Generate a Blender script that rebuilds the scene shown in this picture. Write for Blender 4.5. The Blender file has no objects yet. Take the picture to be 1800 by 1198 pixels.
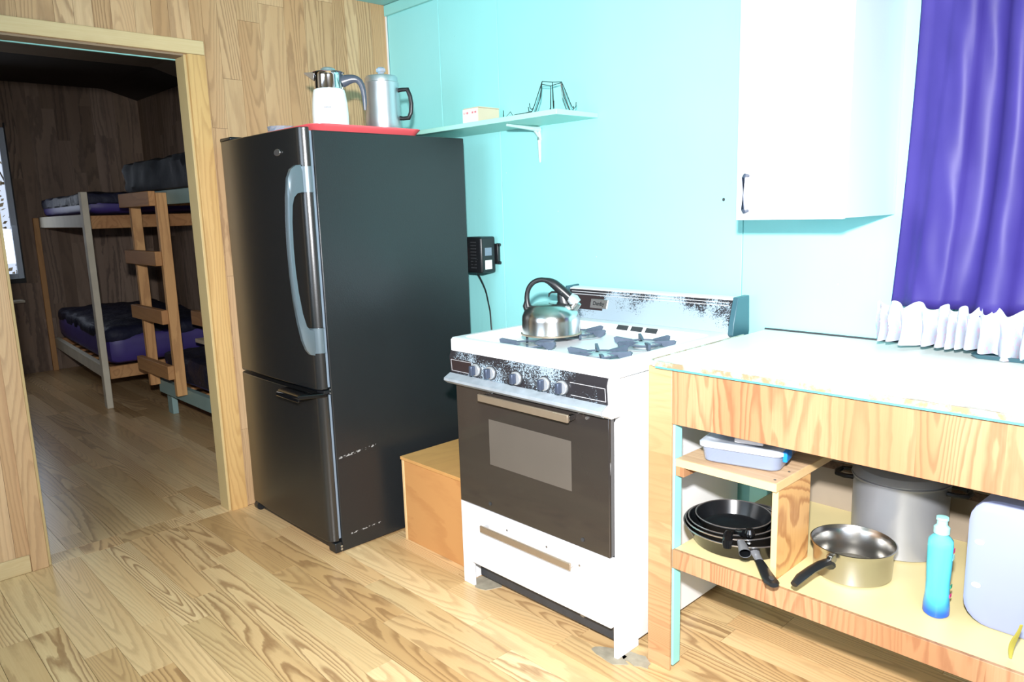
import bpy, bmesh, math, random
from mathutils import Vector, Matrix, noise
random.seed(7)
R = math.radians
PI = math.pi
SC = bpy.context.scene
COL = SC.collection

# ------------------------------------------------------------------ camera
cam = bpy.data.cameras.new('camera')
cam.sensor_width = 36.0
cam.sensor_fit = 'HORIZONTAL'
cam.lens = 36.0 * 1306.7 / 1800.0
cam.clip_start = 0.05
cam_o = bpy.data.objects.new('camera', cam)
COL.objects.link(cam_o)
yaw, pit, rol = R(46.35), R(-10.03), R(-1.70)
fw = Vector((-math.sin(yaw)*math.cos(pit), math.cos(yaw)*math.cos(pit), math.sin(pit)))
r0 = Vector((math.cos(yaw), math.sin(yaw), 0))
u0 = r0.cross(fw)
rt = r0*math.cos(rol) + u0*math.sin(rol)
up = -r0*math.sin(rol) + u0*math.cos(rol)
m = Matrix((( rt.x, up.x, -fw.x), (rt.y, up.y, -fw.y), (rt.z, up.z, -fw.z))).to_4x4()
m.translation = Vector((3.2232, -2.2801, 1.3133))
cam_o.matrix_world = m
SC.camera = cam_o

# ------------------------------------------------------------------ light
SC.view_settings.view_transform = 'Standard'
SC.view_settings.look = 'None'
SC.view_settings.gamma = 1.0
SC.view_settings.use_curve_mapping = False
SC.view_settings.exposure = 0.05

w = bpy.data.worlds.new('sky')
SC.world = w
w.use_nodes = True
nt = w.node_tree
bg = nt.nodes['Background']
bg.inputs[0].default_value = (0.72, 0.82, 1.0, 1)
bg.inputs[1].default_value = 0.95

def lamp(name, kind, loc, target, energy, color, **kw):
    d = bpy.data.lights.new(name, kind)
    d.energy = energy
    d.color = color
    for k, v in kw.items():
        setattr(d, k, v)
    o = bpy.data.objects.new(name, d)
    COL.objects.link(o)
    o.location = loc
    o.rotation_euler = (Vector(target)-Vector(loc)).to_track_quat('-Z', 'Y').to_euler()
    return o
# the photographer's flash, a hand above the lens
flash_loc = Vector((3.22, -2.30, 1.57))
lamp('camera_flash', 'SPOT', flash_loc, flash_loc + fw*2 + rt*0.28 - up*0.12, 620, (1.0, 0.985, 0.97),
     spot_size=R(107), spot_blend=1.0, shadow_soft_size=0.035)
# daylight entering through the kitchen's unseen windows (behind and to the right) and the bunk room window
lamp('kitchen_daylight', 'AREA', (4.2, -2.6, 1.5), (1.4, -0.7, 0.6), 34, (0.70, 0.82, 1.0), shape='RECTANGLE', size=1.3, size_y=1.1)
lamp('back_daylight', 'AREA', (1.6, -3.8, 1.55), (1.2, 0, 0.9), 38, (0.74, 0.86, 1.0), shape='RECTANGLE', size=1.6, size_y=1.1)
lamp('bunk_daylight', 'AREA', (-4.36, -1.25, 1.5), (-1.6, -1.6, 0.0), 5.0, (0.8, 0.88, 1.0), shape='RECTANGLE', size=0.75, size_y=1.2)

# ------------------------------------------------------------------ materials
def L(*c):
    return tuple((x/255/12.92 if x/255 <= 0.04045 else ((x/255+0.055)/1.055)**2.4) for x in c) + (1,)

class N:
    """small node-tree helper"""
    def __init__(s, name):
        s.m = bpy.data.materials.new(name)
        s.m.use_nodes = True
        s.t = s.m.node_tree
        s.b = s.t.nodes['Principled BSDF']
    def n(s, kind, **kw):
        x = s.t.nodes.new(kind)
        for k, v in kw.items():
            setattr(x, k, v)
        return x
    def l(s, a, b):
        s.t.links.new(a, b)
    def math(s, op, a, b=None, c=None):
        x = s.n('ShaderNodeMath', operation=op)
        for i, v in enumerate((a, b, c)):
            if v is None: continue
            if isinstance(v, (int, float)): x.inputs[i].default_value = v
            else: s.l(v, x.inputs[i])
        return x.outputs[0]
    def mix(s, f, a, b, kind='MIX'):
        x = s.n('ShaderNodeMix', data_type='RGBA', blend_type=kind)
        for i, v in ((0, f), (6, a), (7, b)):
            if isinstance(v, (int, float)): x.inputs[i].default_value = v
            elif isinstance(v, tuple): x.inputs[i].default_value = v
            else: s.l(v, x.inputs[i])
        return x.outputs[2]
    def noise(s, vec, scale, detail=2, rough=0.5, dist=0, out=0):
        x = s.n('ShaderNodeTexNoise')
        x.inputs['Scale'].default_value = scale
        x.inputs['Detail'].default_value = detail
        x.inputs['Roughness'].default_value = rough
        x.inputs['Distortion'].default_value = dist
        if vec is not None: s.l(vec, x.inputs['Vector'])
        return x.outputs[out]
    def obj(s):
        return s.n('ShaderNodeTexCoord').outputs['Object']
    def ramp(s, f, stops):
        x = s.n('ShaderNodeValToRGB')
        e = x.color_ramp.elements
        while len(e) < len(stops): e.new(0.5)
        for i, (p, c) in enumerate(stops):
            e[i].position = p; e[i].color = c if isinstance(c, tuple) else (c, c, c, 1)
        s.l(f, x.inputs[0])
        return x.outputs[0]
    def bump(s, h, strength=0.2, dist=0.005):
        x = s.n('ShaderNodeBump')
        x.inputs['Strength'].default_value = strength
        x.inputs['Distance'].default_value = dist
        s.l(h, x.inputs['Height'])
        s.l(x.outputs[0], s.b.inputs['Normal'])
    def set(s, color=None, rough=None, metal=None, **kw):
        if color is not None:
            if isinstance(color, tuple): s.b.inputs['Base Color'].default_value = color
            else: s.l(color, s.b.inputs['Base Color'])
        if rough is not None: s.b.inputs['Roughness'].default_value = rough
        if metal is not None: s.b.inputs['Metallic'].default_value = metal
        for k, v in kw.items():
            s.b.inputs[k.replace('_', ' ')].default_value = v
        return s.m

def flat(name, color, rough=0.5, metal=0.0, bump=0, bscale=60, var=0.06, vscale=9, **kw):
    n = N(name)
    v = n.noise(n.obj(), vscale, 3)
    dark = tuple(c*(1-var*2) for c in color[:3]) + (1,)
    n.set(n.mix(v, dark, color), rough, metal, **kw)
    if bump: n.bump(n.noise(n.obj(), bscale, 3), bump, 0.002)
    return n.m

def wood(name, axis, light, mid, dark, la=1.5, wa=13.0, K=11.0, strip=None, slen=0.9, rough=0.45, tint=0.25, lines=1.0, fib=0.35, seam=0.0):
    """printed / real wood grain: contour lines of stretched noise along the plank's axis"""
    n = N(name)
    sep = n.n('ShaderNodeSeparateXYZ'); n.l(n.obj(), sep.inputs[0])
    ax = {'x': 0, 'y': 1, 'z': 2}[axis]
    o = [i for i in range(3) if i != ax]
    l_, w1, w2 = sep.outputs[ax], sep.outputs[o[0]], sep.outputs[o[1]]
    if strip:
        wsum = n.math('ADD', w1, w2)
        sidx = n.math('FLOOR', n.math('DIVIDE', wsum, strip))
        wn = n.n('ShaderNodeTexWhiteNoise', noise_dimensions='1D'); n.l(sidx, wn.inputs['W'])
        lidx = n.math('FLOOR', n.math('ADD', n.math('DIVIDE', l_, slen), n.math('MULTIPLY', wn.outputs['Value'], 7.0)))
        wn2 = n.n('ShaderNodeTexWhiteNoise', noise_dimensions='2D')
        cv = n.n('ShaderNodeCombineXYZ'); n.l(sidx, cv.inputs[0]); n.l(lidx, cv.inputs[1]); n.l(cv.outputs[0], wn2.inputs['Vector'])
        rnd = wn2.outputs['Value']
    else:
        rnd = n.n('ShaderNodeObjectInfo').outputs['Random']
    c = n.n('ShaderNodeCombineXYZ')
    n.l(n.math('ADD', n.math('MULTIPLY', l_, la), n.math('MULTIPLY', rnd, 91.0)), c.inputs[0])
    n.l(n.math('ADD', n.math('MULTIPLY', w1, wa), n.math('MULTIPLY', rnd, 53.0)), c.inputs[1])
    n.l(n.math('MULTIPLY', w2, wa), c.inputs[2])
    base = n.noise(c.outputs[0], 0.55, 1.6, 0.42, 0.25)
    c3 = n.n('ShaderNodeCombineXYZ')
    n.l(n.math('MULTIPLY', l_, 16.0), c3.inputs[0]); n.l(n.math('MULTIPLY', w1, 55.0), c3.inputs[1]); n.l(n.math('MULTIPLY', w2, 55.0), c3.inputs[2])
    jit = n.math('MULTIPLY', n.noise(c3.outputs[0], 1.0, 2), 0.55)
    k = n.math('ADD', jit, n.math('MULTIPLY', base, n.math('ADD', n.math('MULTIPLY', rnd, K*0.6), K)))
    figure = n.math('ADD', n.math('MULTIPLY', n.math('FRACT', n.math('MULTIPLY', rnd, 37.3)), 0.8), 0.3)
    g = n.math('FRACT', k)
    line = n.ramp(g, [(0.0, 0.0), (0.45, 0.12), (0.78, 1.0), (0.9, 0.85), (1.0, 0.0)])
    c2 = n.n('ShaderNodeCombineXYZ')
    n.l(n.math('MULTIPLY', l_, 7.0), c2.inputs[0]); n.l(n.math('MULTIPLY', w1, 260.0), c2.inputs[1]); n.l(n.math('MULTIPLY', w2, 260.0), c2.inputs[2])
    f = n.noise(c2.outputs[0], 1.0, 2)
    big = n.noise(c.outputs[0], 0.35, 1.0)
    col = n.mix(n.ramp(big, [(0.35, 0.0), (0.65, 1.0)]), light, mid)
    amt = n.math('MULTIPLY', n.math('MULTIPLY', line, figure), n.math('MULTIPLY', lines, n.math('ADD', n.math('MULTIPLY', f, 0.8), 0.35)))
    col = n.mix(amt, col, dark)
    col = n.mix(n.math('MULTIPLY', n.ramp(f, [(0.4, 0.0), (0.7, 1.0)]), fib), col, mid)
    rr = n.math('FRACT', n.math('MULTIPLY', rnd, 13.7))
    t = n.math('ADD', n.math('MULTIPLY', rr, tint), 1.0 - tint*0.55)
    cc = n.n('ShaderNodeCombineXYZ')
    n.l(t, cc.inputs[0]); n.l(n.math('POWER', t, 1.15), cc.inputs[1]); n.l(n.math('POWER', t, 1.5), cc.inputs[2])
    col = n.mix(1.0, col, cc.outputs[0], 'MULTIPLY')
    n.set(col, rough)
    n.bump(amt, 0.05, 0.001)
    return n.m

M = {}
M['floor'] = wood('floor_planks', 'x', L(224,194,146), L(204,164,114), L(126,86,52), la=0.7, wa=9, K=32, rough=0.34, tint=0.26, lines=1.0)
M['floor_b'] = wood('bunk_floor_planks', 'x', L(230,200,154), L(208,170,122), L(134,94,58), la=0.7, wa=9, K=30, rough=0.28, tint=0.32, lines=0.9)
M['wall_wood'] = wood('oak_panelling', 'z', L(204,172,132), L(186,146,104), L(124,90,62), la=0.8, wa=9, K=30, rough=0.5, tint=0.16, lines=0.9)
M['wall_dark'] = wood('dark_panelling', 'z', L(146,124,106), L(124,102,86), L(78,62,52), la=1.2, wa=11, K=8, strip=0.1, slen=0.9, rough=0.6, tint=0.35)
M['trim_wood'] = wood('trim_oak', 'z', L(214,180,122), L(200,158,100), L(150,106,60), la=1.0, wa=12, K=18, rough=0.45, tint=0.06)
M['trim_wood_y'] = wood('trim_oak_level', 'y', L(206,184,140), L(194,166,118), L(160,128,86), la=1.0, wa=16, K=3, rough=0.5, tint=0.06, lines=0.4)
M['jamb'] = flat('jamb_edge', L(196,172,122), 0.55)
M['fascia'] = wood('fascia_oak', 'z', L(182,144,108), L(162,116,80), L(126,76,48), la=1.1, wa=11, K=22, strip=0.16, slen=3, rough=0.5, tint=0.16, lines=0.9)
M['post_wood'] = wood('post_oak', 'x', L(190,152,112), L(176,132,92), L(136,90,58), la=1.6, wa=9, K=22, strip=0.2, slen=3, rough=0.45, tint=0.2, lines=0.7)
M['ply'] = wood('plywood_box', 'x', L(206,158,104), L(190,138,84), L(156,98,54), la=1.6, wa=4, K=7, strip=None, rough=0.5, tint=0.05, lines=0.4)
M['ply_top'] = wood('plywood_top', 'y', L(206,158,98), L(190,140,82), L(146,98,52), la=3, wa=9, K=8, rough=0.45, tint=0.05, lines=0.6)
M['fir'] = wood('fir_ply', 'z', L(214,168,110), L(200,148,90), L(140,80,40), la=4.5, wa=3.4, K=24, rough=0.5, tint=0.05, lines=1.3)
M['shelf_top'] = wood('shelf_board', 'x', L(206,176,142), L(190,156,122), L(146,108,80), la=1.5, wa=14, K=12, rough=0.5, tint=0.04)
M['pine_edge'] = flat('pine_edge', L(226,190,138), 0.6, var=0.12, vscale=30)
M['lumber'] = wood('bunk_lumber', 'x', L(196,148,96), L(178,126,78), L(134,86,50), la=1.5, wa=12, K=6, rough=0.65, tint=0.2, lines=0.6)
M['lumber_z'] = wood('ladder_lumber', 'z', L(206,158,104), L(190,138,86), L(140,92,54), la=1.5, wa=12, K=6, rough=0.65, tint=0.12, lines=0.6)
M['white_lumber'] = flat('pale_lumber', L(214,206,186), 0.7, var=0.15)  # pale tone for the far bunk's long rails, its front post and the ledge
M['blue_lumber'] = flat('pale_blue_painted_lumber', L(150,180,178), 0.6, var=0.12)

# teal wall with subtle grime
n = N('teal_paint')
v = n.noise(n.obj(), 3.0, 4)
sp = n.noise(n.obj(), 38.0, 2)
c = n.mix(v, L(142,214,216), L(151,221,222))
c = n.mix(n.ramp(sp, [(0.76, 0.0), (0.8, 0.35)]), c, L(90,140,138))
M['teal'] = n.set(c, 0.42)
sep = n.n('ShaderNodeMapping'); n.l(n.obj(), sep.inputs[0]); sep.inputs['Scale'].default_value = (60, 60, 6)
n.bump(n.noise(sep.outputs[0], 1.0, 3), 0.18, 0.003)
M['teal_trim'] = flat('teal_trim_paint', L(146,214,210), 0.45)
M['teal_line'] = flat('teal_line', L(84,176,170), 0.5)
M['shelf_teal'] = flat('shelf_mint_paint', L(168,226,214), 0.4)
M['bracket'] = flat('bracket_paint', L(196,228,224), 0.4, var=0.15, vscale=60)
M['white_lam'] = flat('white_laminate', L(232,232,236), 0.3, var=0.015)
M['lam_side'] = flat('cabinet_side', L(208,224,232), 0.35, var=0.02)
M['white_enamel'] = flat('white_enamel', L(230,231,234), 0.38, var=0.01)
n = N('countertop')
v = n.noise(n.obj(), 5.0, 4)
sepc = n.n('ShaderNodeSeparateXYZ'); n.l(n.obj(), sepc.inputs[0])
edge = n.ramp(n.math('MULTIPLY', sepc.outputs[1], -1.0), [(0.615, 0.0), (0.645, 1.0)])
worn = n.math('MULTIPLY', edge, n.ramp(n.noise(n.obj(), 14, 5, 0.7), [(0.46, 0.0), (0.62, 1.0)]))
M['counter'] = n.set(n.mix(worn, n.mix(v, L(232,236,230), L(242,244,240)), L(172,160,136)), 0.35)
n = N('counter_edge')
e = n.noise(n.obj(), 22, 5, 0.7)
M['counter_edge'] = n.set(n.mix(n.ramp(e, [(0.42, 0.0), (0.6, 1.0)]), L(140,124,96), L(176,182,170)), 0.5)

# fridge
n = N('fridge_side_black')
sep = n.n('ShaderNodeSeparateXYZ'); n.l(n.obj(), sep.inputs[0])
def scuff(n, sep, z0, slope, y0, y1, wid):
    zz = n.math('ADD', n.math('SUBTRACT', sep.outputs[2], z0), n.math('MULTIPLY', n.math('SUBTRACT', sep.outputs[1], y0), -slope))
    near = n.math('LESS_THAN', n.math('ABSOLUTE', zz), wid)
    a = n.math('GREATER_THAN', sep.outputs[1], y0); b = n.math('LESS_THAN', sep.outputs[1], y1)
    br = n.ramp(n.noise(n.obj(), 90, 3), [(0.5, 0.0), (0.56, 1.0)])
    return n.math('MULTIPLY', n.math('MULTIPLY', near, n.math('MULTIPLY', a, b)), br)
s1 = scuff(n, sep, 0.385, 0.08, -0.875, -0.70, 0.004)
s2 = scuff(n, sep, 0.066, 0.02, -0.84, -0.70, 0.003)
ss = n.math('MAXIMUM', s1, s2)
smudge = n.noise(n.obj(), 4.0, 4)
n.set(n.mix(n.math('MULTIPLY', ss, 0.7), L(30,32,34), L(170,170,170)), 0.3)
n.l(n.math('ADD', n.math('MULTIPLY', smudge, 0.22), 0.24), n.b.inputs['Roughness'])
n.bump(n.noise(n.obj(), 240, 2), 0.25, 0.0012)
M['fridge_side'] = n.m
n = N('fridge_door_black')
n.set(L(28,29,30), 0.27, 0.0)
n.b.inputs['Specular IOR Level'].default_value = 0.9
n.bump(n.noise(n.obj(), 330, 2), 0.22, 0.001)
M['fridge_door'] = n.m
M['fridge_handle'] = flat('grey_handle_plastic', L(98,112,120), 0.32, 0.35, var=0.03)
M['gasket'] = flat('grey_gasket', L(120,134,150), 0.5)
M['black'] = flat('black_plastic', L(28,30,33), 0.35, var=0.1)
M['black_gloss'] = flat('black_gloss', L(16,17,19), 0.12, var=0.1)
M['dark_grey'] = flat('dark_grey_metal', L(66,68,72), 0.5, 0.2, var=0.2, vscale=20)
M['silver'] = flat('silver', L(196,196,198), 0.25, 0.9)
M['chrome'] = flat('chrome', L(220,222,224), 0.1, 1.0, var=0.02)
M['steel'] = flat('brushed_steel', L(190,188,184), 0.24, 1.0, var=0.08)
M['steel_dull'] = flat('dull_steel', L(176,178,184), 0.38, 0.55, var=0.1)
M['alum'] = flat('aluminium', L(206,210,216), 0.38, 0.9, var=0.04)
M['gold_bar'] = flat('brushed_bronze_bar', L(176,160,140), 0.38, 0.7, var=0.08, vscale=30)

# worn speckled chrome panel on the stove
def worn_panel(name, thr, bias_axis=None):
    n = N(name)
    sep = n.n('ShaderNodeSeparateXYZ'); n.l(n.obj(), sep.inputs[0])
    f = n.noise(n.obj(), 210, 4, 0.8)
    big = n.noise(n.obj(), 9, 3)
    if bias_axis == 'panel':      # print survives at both ends
        d = n.math('ABSOLUTE', n.math('SUBTRACT', sep.outputs[0], 1.62))
        b = n.math('MULTIPLY', n.math('POWER', n.math('MULTIPLY', d, 3.0), 3.0), 0.35)
    else:                         # backguard: print survives along the top and at the right end
        b = n.math('ADD', n.math('MULTIPLY', n.math('SUBTRACT', sep.outputs[2], 0.965), 4.0),
                   n.math('MULTIPLY', n.math('MAXIMUM', n.math('SUBTRACT', n.math('ABSOLUTE', n.math('SUBTRACT', sep.outputs[0], 1.68)), 0.17), 0.0), 1.7))
    v = n.math('ADD', n.math('ADD', f, n.math('MULTIPLY', n.math('SUBTRACT', big, 0.5), 0.9)), b)
    mask = n.ramp(v, [(thr, 0.0), (thr+0.03, 1.0)])
    n.l(n.mix(mask, L(176,196,212), L(38,36,40)), n.b.inputs['Base Color'])
    n.l(n.math('SUBTRACT', 0.4, n.math('MULTIPLY', mask, 0.4)), n.b.inputs['Metallic'])
    n.b.inputs['Roughness'].default_value = 0.36
    return n.m
M['worn_panel'] = worn_panel('worn_control_panel', 0.53, 'panel')
M['worn_back'] = worn_panel('worn_backguard', 0.6)
M['lip_metal'] = flat('worn_silver_lip', L(186,196,206), 0.38, 0.35, var=0.2, vscale=30)
M['print_line'] = flat('silver_print_line', L(190,190,195), 0.4)
M['print_dark'] = flat('dark_print', L(48,38,40), 0.3)
n = N('oven_glass')
n.set(L(46,42,40), 0.07)
n.b.inputs['Specular IOR Level'].default_value = 0.7
M['oven_glass'] = n.m
M['oven_window'] = flat('oven_window', L(92,86,80), 0.1, var=0.1, vscale=6)
M['grate'] = flat('grey_cast_grate', L(92,104,122), 0.5, 0.3, var=0.15, vscale=60)
M['burner'] = flat('aluminium_burner', L(196,200,204), 0.35, 0.6)
M['knob'] = flat('knob_face', L(206,210,214), 0.3, 0.6)
M['knob_grip'] = flat('knob_grip', L(74,84,104), 0.3, 0.4)

M['red'] = flat('red_plastic_tray', L(226,92,98), 0.3, var=0.03)
M['white_plastic'] = flat('white_plastic', L(234,238,236), 0.35, var=0.01)
M['grey_plastic'] = flat('slate_handle', L(72,78,92), 0.3)
M['carton'] = flat('carton', L(206,190,164), 0.7)
M['carton_label'] = flat('carton_label', L(234,226,220), 0.6)
M['pink_print'] = flat('pink_print', L(214,130,140), 0.6)
M['wire'] = flat('dark_wire', L(52,60,58), 0.4, 0.5)
M['orange'] = flat('orange_plastic', L(206,96,54), 0.4)
M['teal_plastic'] = flat('teal_end_cap', L(54,92,104), 0.4)
n = N('kettle_steel')
v = n.noise(n.obj(), 16, 4)
spc = n.n('ShaderNodeSeparateXYZ'); n.l(n.obj(), spc.inputs[0])
n.set(n.mix(n.ramp(v, [(0.45, 0.0), (0.75, 0.45)]), L(198,200,198), L(176,146,120)), 0.22, 1.0)
M['kettle'] = n.m
M['pan_in'] = flat('nonstick_black', L(24,26,29), 0.22, 0.1, var=0.15)
M['pan_out'] = flat('pan_outside', L(58,54,50), 0.2, 0.6, var=0.25, vscale=14)
M['pale_shelf'] = flat('pale_yellow_shelf', L(226,210,156), 0.45, var=0.12, vscale=5)
M['beige_board'] = flat('beige_board', L(150,136,118), 0.7, var=0.12)
M['chip_board'] = flat('chipped_board', L(132,104,84), 0.85, bump=0.6, bscale=120, var=0.5, vscale=90)
def plastic(name, col, trans=0.6, rough=0.25):
    n = N(name)
    n.set(col, rough)
    n.b.inputs['Transmission Weight'].default_value = trans
    n.b.inputs['IOR'].default_value = 1.35
    return n.m
M['clear'] = plastic('clear_plastic', L(210,222,246), 0.75, 0.12)
M['clear_lid'] = plastic('clear_lid', L(222,230,244), 0.35, 0.25)
M['tub'] = flat('pale_lavender_tub', L(146,154,190), 0.35, var=0.02)
M['blue_clip'] = flat('blue_clip', L(30,130,214), 0.3)
n = N('dish_soap')
sep = n.n('ShaderNodeSeparateXYZ'); n.l(n.obj(), sep.inputs[0])
c = n.ramp(sep.outputs[2], [(0.385, L(30,84,190)), (0.425, L(80,190,222)), (0.54, L(90,212,226)), (0.575, L(120,208,214))])
M['soap'] = n.set(c, 0.22)
M['soap_cap'] = flat('soap_cap', L(160,222,220), 0.4)
M['pink'] = flat('pink_print_label', L(214,60,130), 0.4)
M['green_print'] = flat('green_print_label', L(50,150,120), 0.4)
M['strap'] = flat('yellow_green_strap', L(168,160,70), 0.5)

n = N('purple_satin')
v = n.noise(n.obj(), 6, 3)
n.set(n.mix(v, L(44,36,106), L(62,52,128)), 0.5)
n.b.inputs['Specular IOR Level'].default_value = 0.3
M['curtain'] = n.m
n = N('ruffle_lace')
v = n.noise(n.obj(), 110, 3)
n.set(n.mix(n.ramp(v, [(0.52, 0.0), (0.68, 0.8)]), L(176,186,198), L(200,160,182)), 0.8)
M['ruffle'] = n.m
n = N('navy_quilt')
mp = n.n('ShaderNodeMapping'); n.l(n.obj(), mp.inputs[0]); mp.inputs['Rotation'].default_value = (0.4, 0.5, 0.8)
v = n.noise(n.obj(), 14, 4)
n.set(n.mix(v, L(20,22,38), L(36,38,60)), 0.6)
n.b.inputs['Specular IOR Level'].default_value = 0.25
n.bump(n.noise(n.obj(), 24, 3), 0.4, 0.02)
M['quilt'] = n.m
M['purple_sheet'] = flat('purple_sheet', L(66,52,128), 0.5, bump=0.3, bscale=14, var=0.2)
M['teal_quilt'] = flat('dark_teal_quilt', L(26,34,46), 0.7, bump=0.8, bscale=26, var=0.3, vscale=20)
M['ceil_dark'] = flat('dark_ceiling', L(54,46,40), 0.8, var=0.1)
M['ceil_mid'] = flat('brown_ceiling', L(150,130,106), 0.8, var=0.1)
M['ceil_teal'] = flat('teal_ceiling', L(150,206,204), 0.6)
M['win_frame'] = flat('blue_white_window_frame', L(196,212,232), 0.4)
M['seat_wood'] = flat('pale_wood_block', L(206,186,158), 0.6)
M['residue'] = flat('grey_adhesive', L(176,166,146), 0.6, bump=0.5, bscale=60, var=0.25, vscale=40)
M['ground'] = flat('ground', L(120,112,90), 0.9, var=0.2, vscale=3)
M['leaf'] = flat('autumn_leaf', L(178,156,120), 0.8, var=0.3, vscale=2)
M['bark'] = flat('bark', L(96,84,72), 0.9, var=0.3)
n = N('window_glass')
n.set((1, 1, 1, 1), 0.02)
n.b.inputs['Transmission Weight'].default_value = 1.0
n.b.inputs['IOR'].default_value = 1.02
M['glass'] = n.m
M['dish_glass'] = plastic('cut_glass', L(214,222,240), 0.7, 0.05)

# ------------------------------------------------------------------ geometry helpers
class B:
    def __init__(s):
        s.v = []; s.f = []
    def add(s, vs, fs):
        k = len(s.v)
        s.v += [tuple(p) for p in vs]
        s.f += [tuple(i+k for i in f) for f in fs]
        return s
    def box(s, x0, x1, y0, y1, z0, z1):
        return s.add([(x0,y0,z0),(x1,y0,z0),(x1,y1,z0),(x0,y1,z0),(x0,y0,z1),(x1,y0,z1),(x1,y1,z1),(x0,y1,z1)],
                     [(0,3,2,1),(4,5,6,7),(0,1,5,4),(1,2,6,5),(2,3,7,6),(3,0,4,7)])
    def obox(s, c, sx, sy, sz, rz=0):
        ca, sa = math.cos(rz), math.sin(rz)
        vs = []
        for dz in (0, sz):
            for dx, dy in ((-sx/2,-sy/2),(sx/2,-sy/2),(sx/2,sy/2),(-sx/2,sy/2)):
                vs.append((c[0]+dx*ca-dy*sa, c[1]+dx*sa+dy*ca, c[2]+dz))
        return s.add(vs, [(0,3,2,1),(4,5,6,7),(0,1,5,4),(1,2,6,5),(2,3,7,6),(3,0,4,7)])
    def prism(s, prof, a0, a1, axis='x'):
        """profile in the two other axes, extruded along axis"""
        n = len(prof)
        def P(p, a):
            return {'x': (a, p[0], p[1]), 'y': (p[0], a, p[1]), 'z': (p[0], p[1], a)}[axis]
        vs = [P(p, a0) for p in prof] + [P(p, a1) for p in prof]
        fs = [tuple(range(n)), tuple(range(2*n-1, n-1, -1))]
        fs += [(i, i+n, (i+1) % n+n, (i+1) % n) for i in range(n)]
        return s.add(vs, fs)
    def lathe(s, prof, c=(0,0,0), seg=32, sx=1, sy=1, rz=0):
        vs = []; fs = []
        n = len(prof)
        for i in range(seg):
            a = 2*PI*i/seg
            for r, z in prof:
                x, y = r*math.cos(a)*sx, r*math.sin(a)*sy
                vs.append((c[0]+x*math.cos(rz)-y*math.sin(rz), c[1]+x*math.sin(rz)+y*math.cos(rz), c[2]+z))
        for i in range(seg):
            j = (i+1) % seg
            for k in range(n-1):
                fs.append((i*n+k, j*n+k, j*n+k+1, i*n+k+1))
        return s.add(vs, fs)
    def tube(s, pts, r, seg=8, flat=1.0, caps=True, upv=(0,0,1)):
        pts = [Vector(p) for p in pts]
        rs = r if isinstance(r, (list, tuple)) else [r]*len(pts)
        vs = []; fs = []
        for i, p in enumerate(pts):
            t = (pts[min(i+1, len(pts)-1)]-pts[max(i-1, 0)]).normalized()
            a = t.cross(Vector(upv))
            if a.length < 1e-3: a = t.cross(Vector((1,0,0)))
            a.normalize(); b = a.cross(t)
            for k in range(seg):
                th = 2*PI*k/seg
                vs.append(tuple(p + a*math.cos(th)*rs[i] + b*math.sin(th)*rs[i]*flat))
        n = len(pts)
        for i in range(n-1):
            for k in range(seg):
                fs.append((i*seg+k, i*seg+(k+1) % seg, (i+1)*seg+(k+1) % seg, (i+1)*seg+k))
        if caps:
            fs.append(tuple(range(seg-1, -1, -1))); fs.append(tuple((n-1)*seg+k for k in range(seg)))
        return s.add(vs, fs)
    def disc_x(s, c, r, t, seg=20):      # short cylinder along x
        s.prism([(c[1]+r*math.cos(2*PI*i/seg), c[2]+r*math.sin(2*PI*i/seg)) for i in range(seg)], c[0]-t/2, c[0]+t/2, 'x'); return s
    def disc_y(s, c, r, t, seg=20, rz=None):
        s.prism([(c[0]+r*math.cos(2*PI*i/seg), c[2]+(rz or r)*math.sin(2*PI*i/seg)) for i in range(seg)], c[1]-t/2, c[1]+t/2, 'y'); return s

WM = {}
def link(o, parent):
    COL.objects.link(o)
    if parent is not None:
        o.parent = parent
        o.matrix_parent_inverse = WM.get(parent.name, Matrix.Identity(4)).inverted()
def obj(name, b, mat, parent=None, bevel=0, smooth=False, sub=0, seg=2, mats=None):
    me = bpy.data.meshes.new(name)
    me.from_pydata(b.v, [], b.f)
    bm = bmesh.new(); bm.from_mesh(me)
    bmesh.ops.recalc_face_normals(bm, faces=bm.faces)
    bm.to_mesh(me); bm.free()
    me.materials.append(M[mat] if isinstance(mat, str) else mat)
    if mats:
        for x in mats: me.materials.append(M[x])
    if smooth:
        me.polygons.foreach_set('use_smooth', [True]*len(me.polygons))
        me.set_sharp_from_angle(angle=R(38))
    o = bpy.data.objects.new(name, me)
    link(o, parent)
    if bevel:
        md = o.modifiers.new('bevel', 'BEVEL'); md.width = bevel; md.segments = seg; md.limit_method = 'ANGLE'; md.angle_limit = R(40)
        if not smooth:
            me.polygons.foreach_set('use_smooth', [True]*len(me.polygons)); me.set_sharp_from_angle(angle=R(30))
    if sub:
        md = o.modifiers.new('subdivision', 'SUBSURF'); md.levels = sub; md.render_levels = sub
    return o
def thing(name, label, cat, loc=(0,0,0), group=None):
    o = bpy.data.objects.new(name, None)
    o.empty_display_size = 0.05
    COL.objects.link(o)
    o.location = loc
    WM[o.name] = Matrix.Translation(Vector(loc))
    o['label'] = label; o['category'] = cat
    if group: o['group'] = group
    return o
def tag(o, label, cat, group=None):
    o['label'] = label; o['category'] = cat
    if group: o['group'] = group
    return o
def struct(name, b, mat, bevel=0):
    o = obj(name, b, mat, None, bevel); o['kind'] = 'structure'; return o
def lab(o, s):
    o['label'] = s; return o
def arc(cx, cy, r, a0, a1, n):
    return [(cx+r*math.cos(R(a0+(a1-a0)*i/n)), cy+r*math.sin(R(a0+(a1-a0)*i/n))) for i in range(n+1)]
def bez(p0, p1, p2, p3, n=10):
    out = []
    for i in range(n+1):
        t = i/n; q = 1-t
        out.append(tuple(q**3*a+3*q*q*t*b+3*q*t*t*c+t**3*d for a, b, c, d in zip(p0, p1, p2, p3)))
    return out

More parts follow.
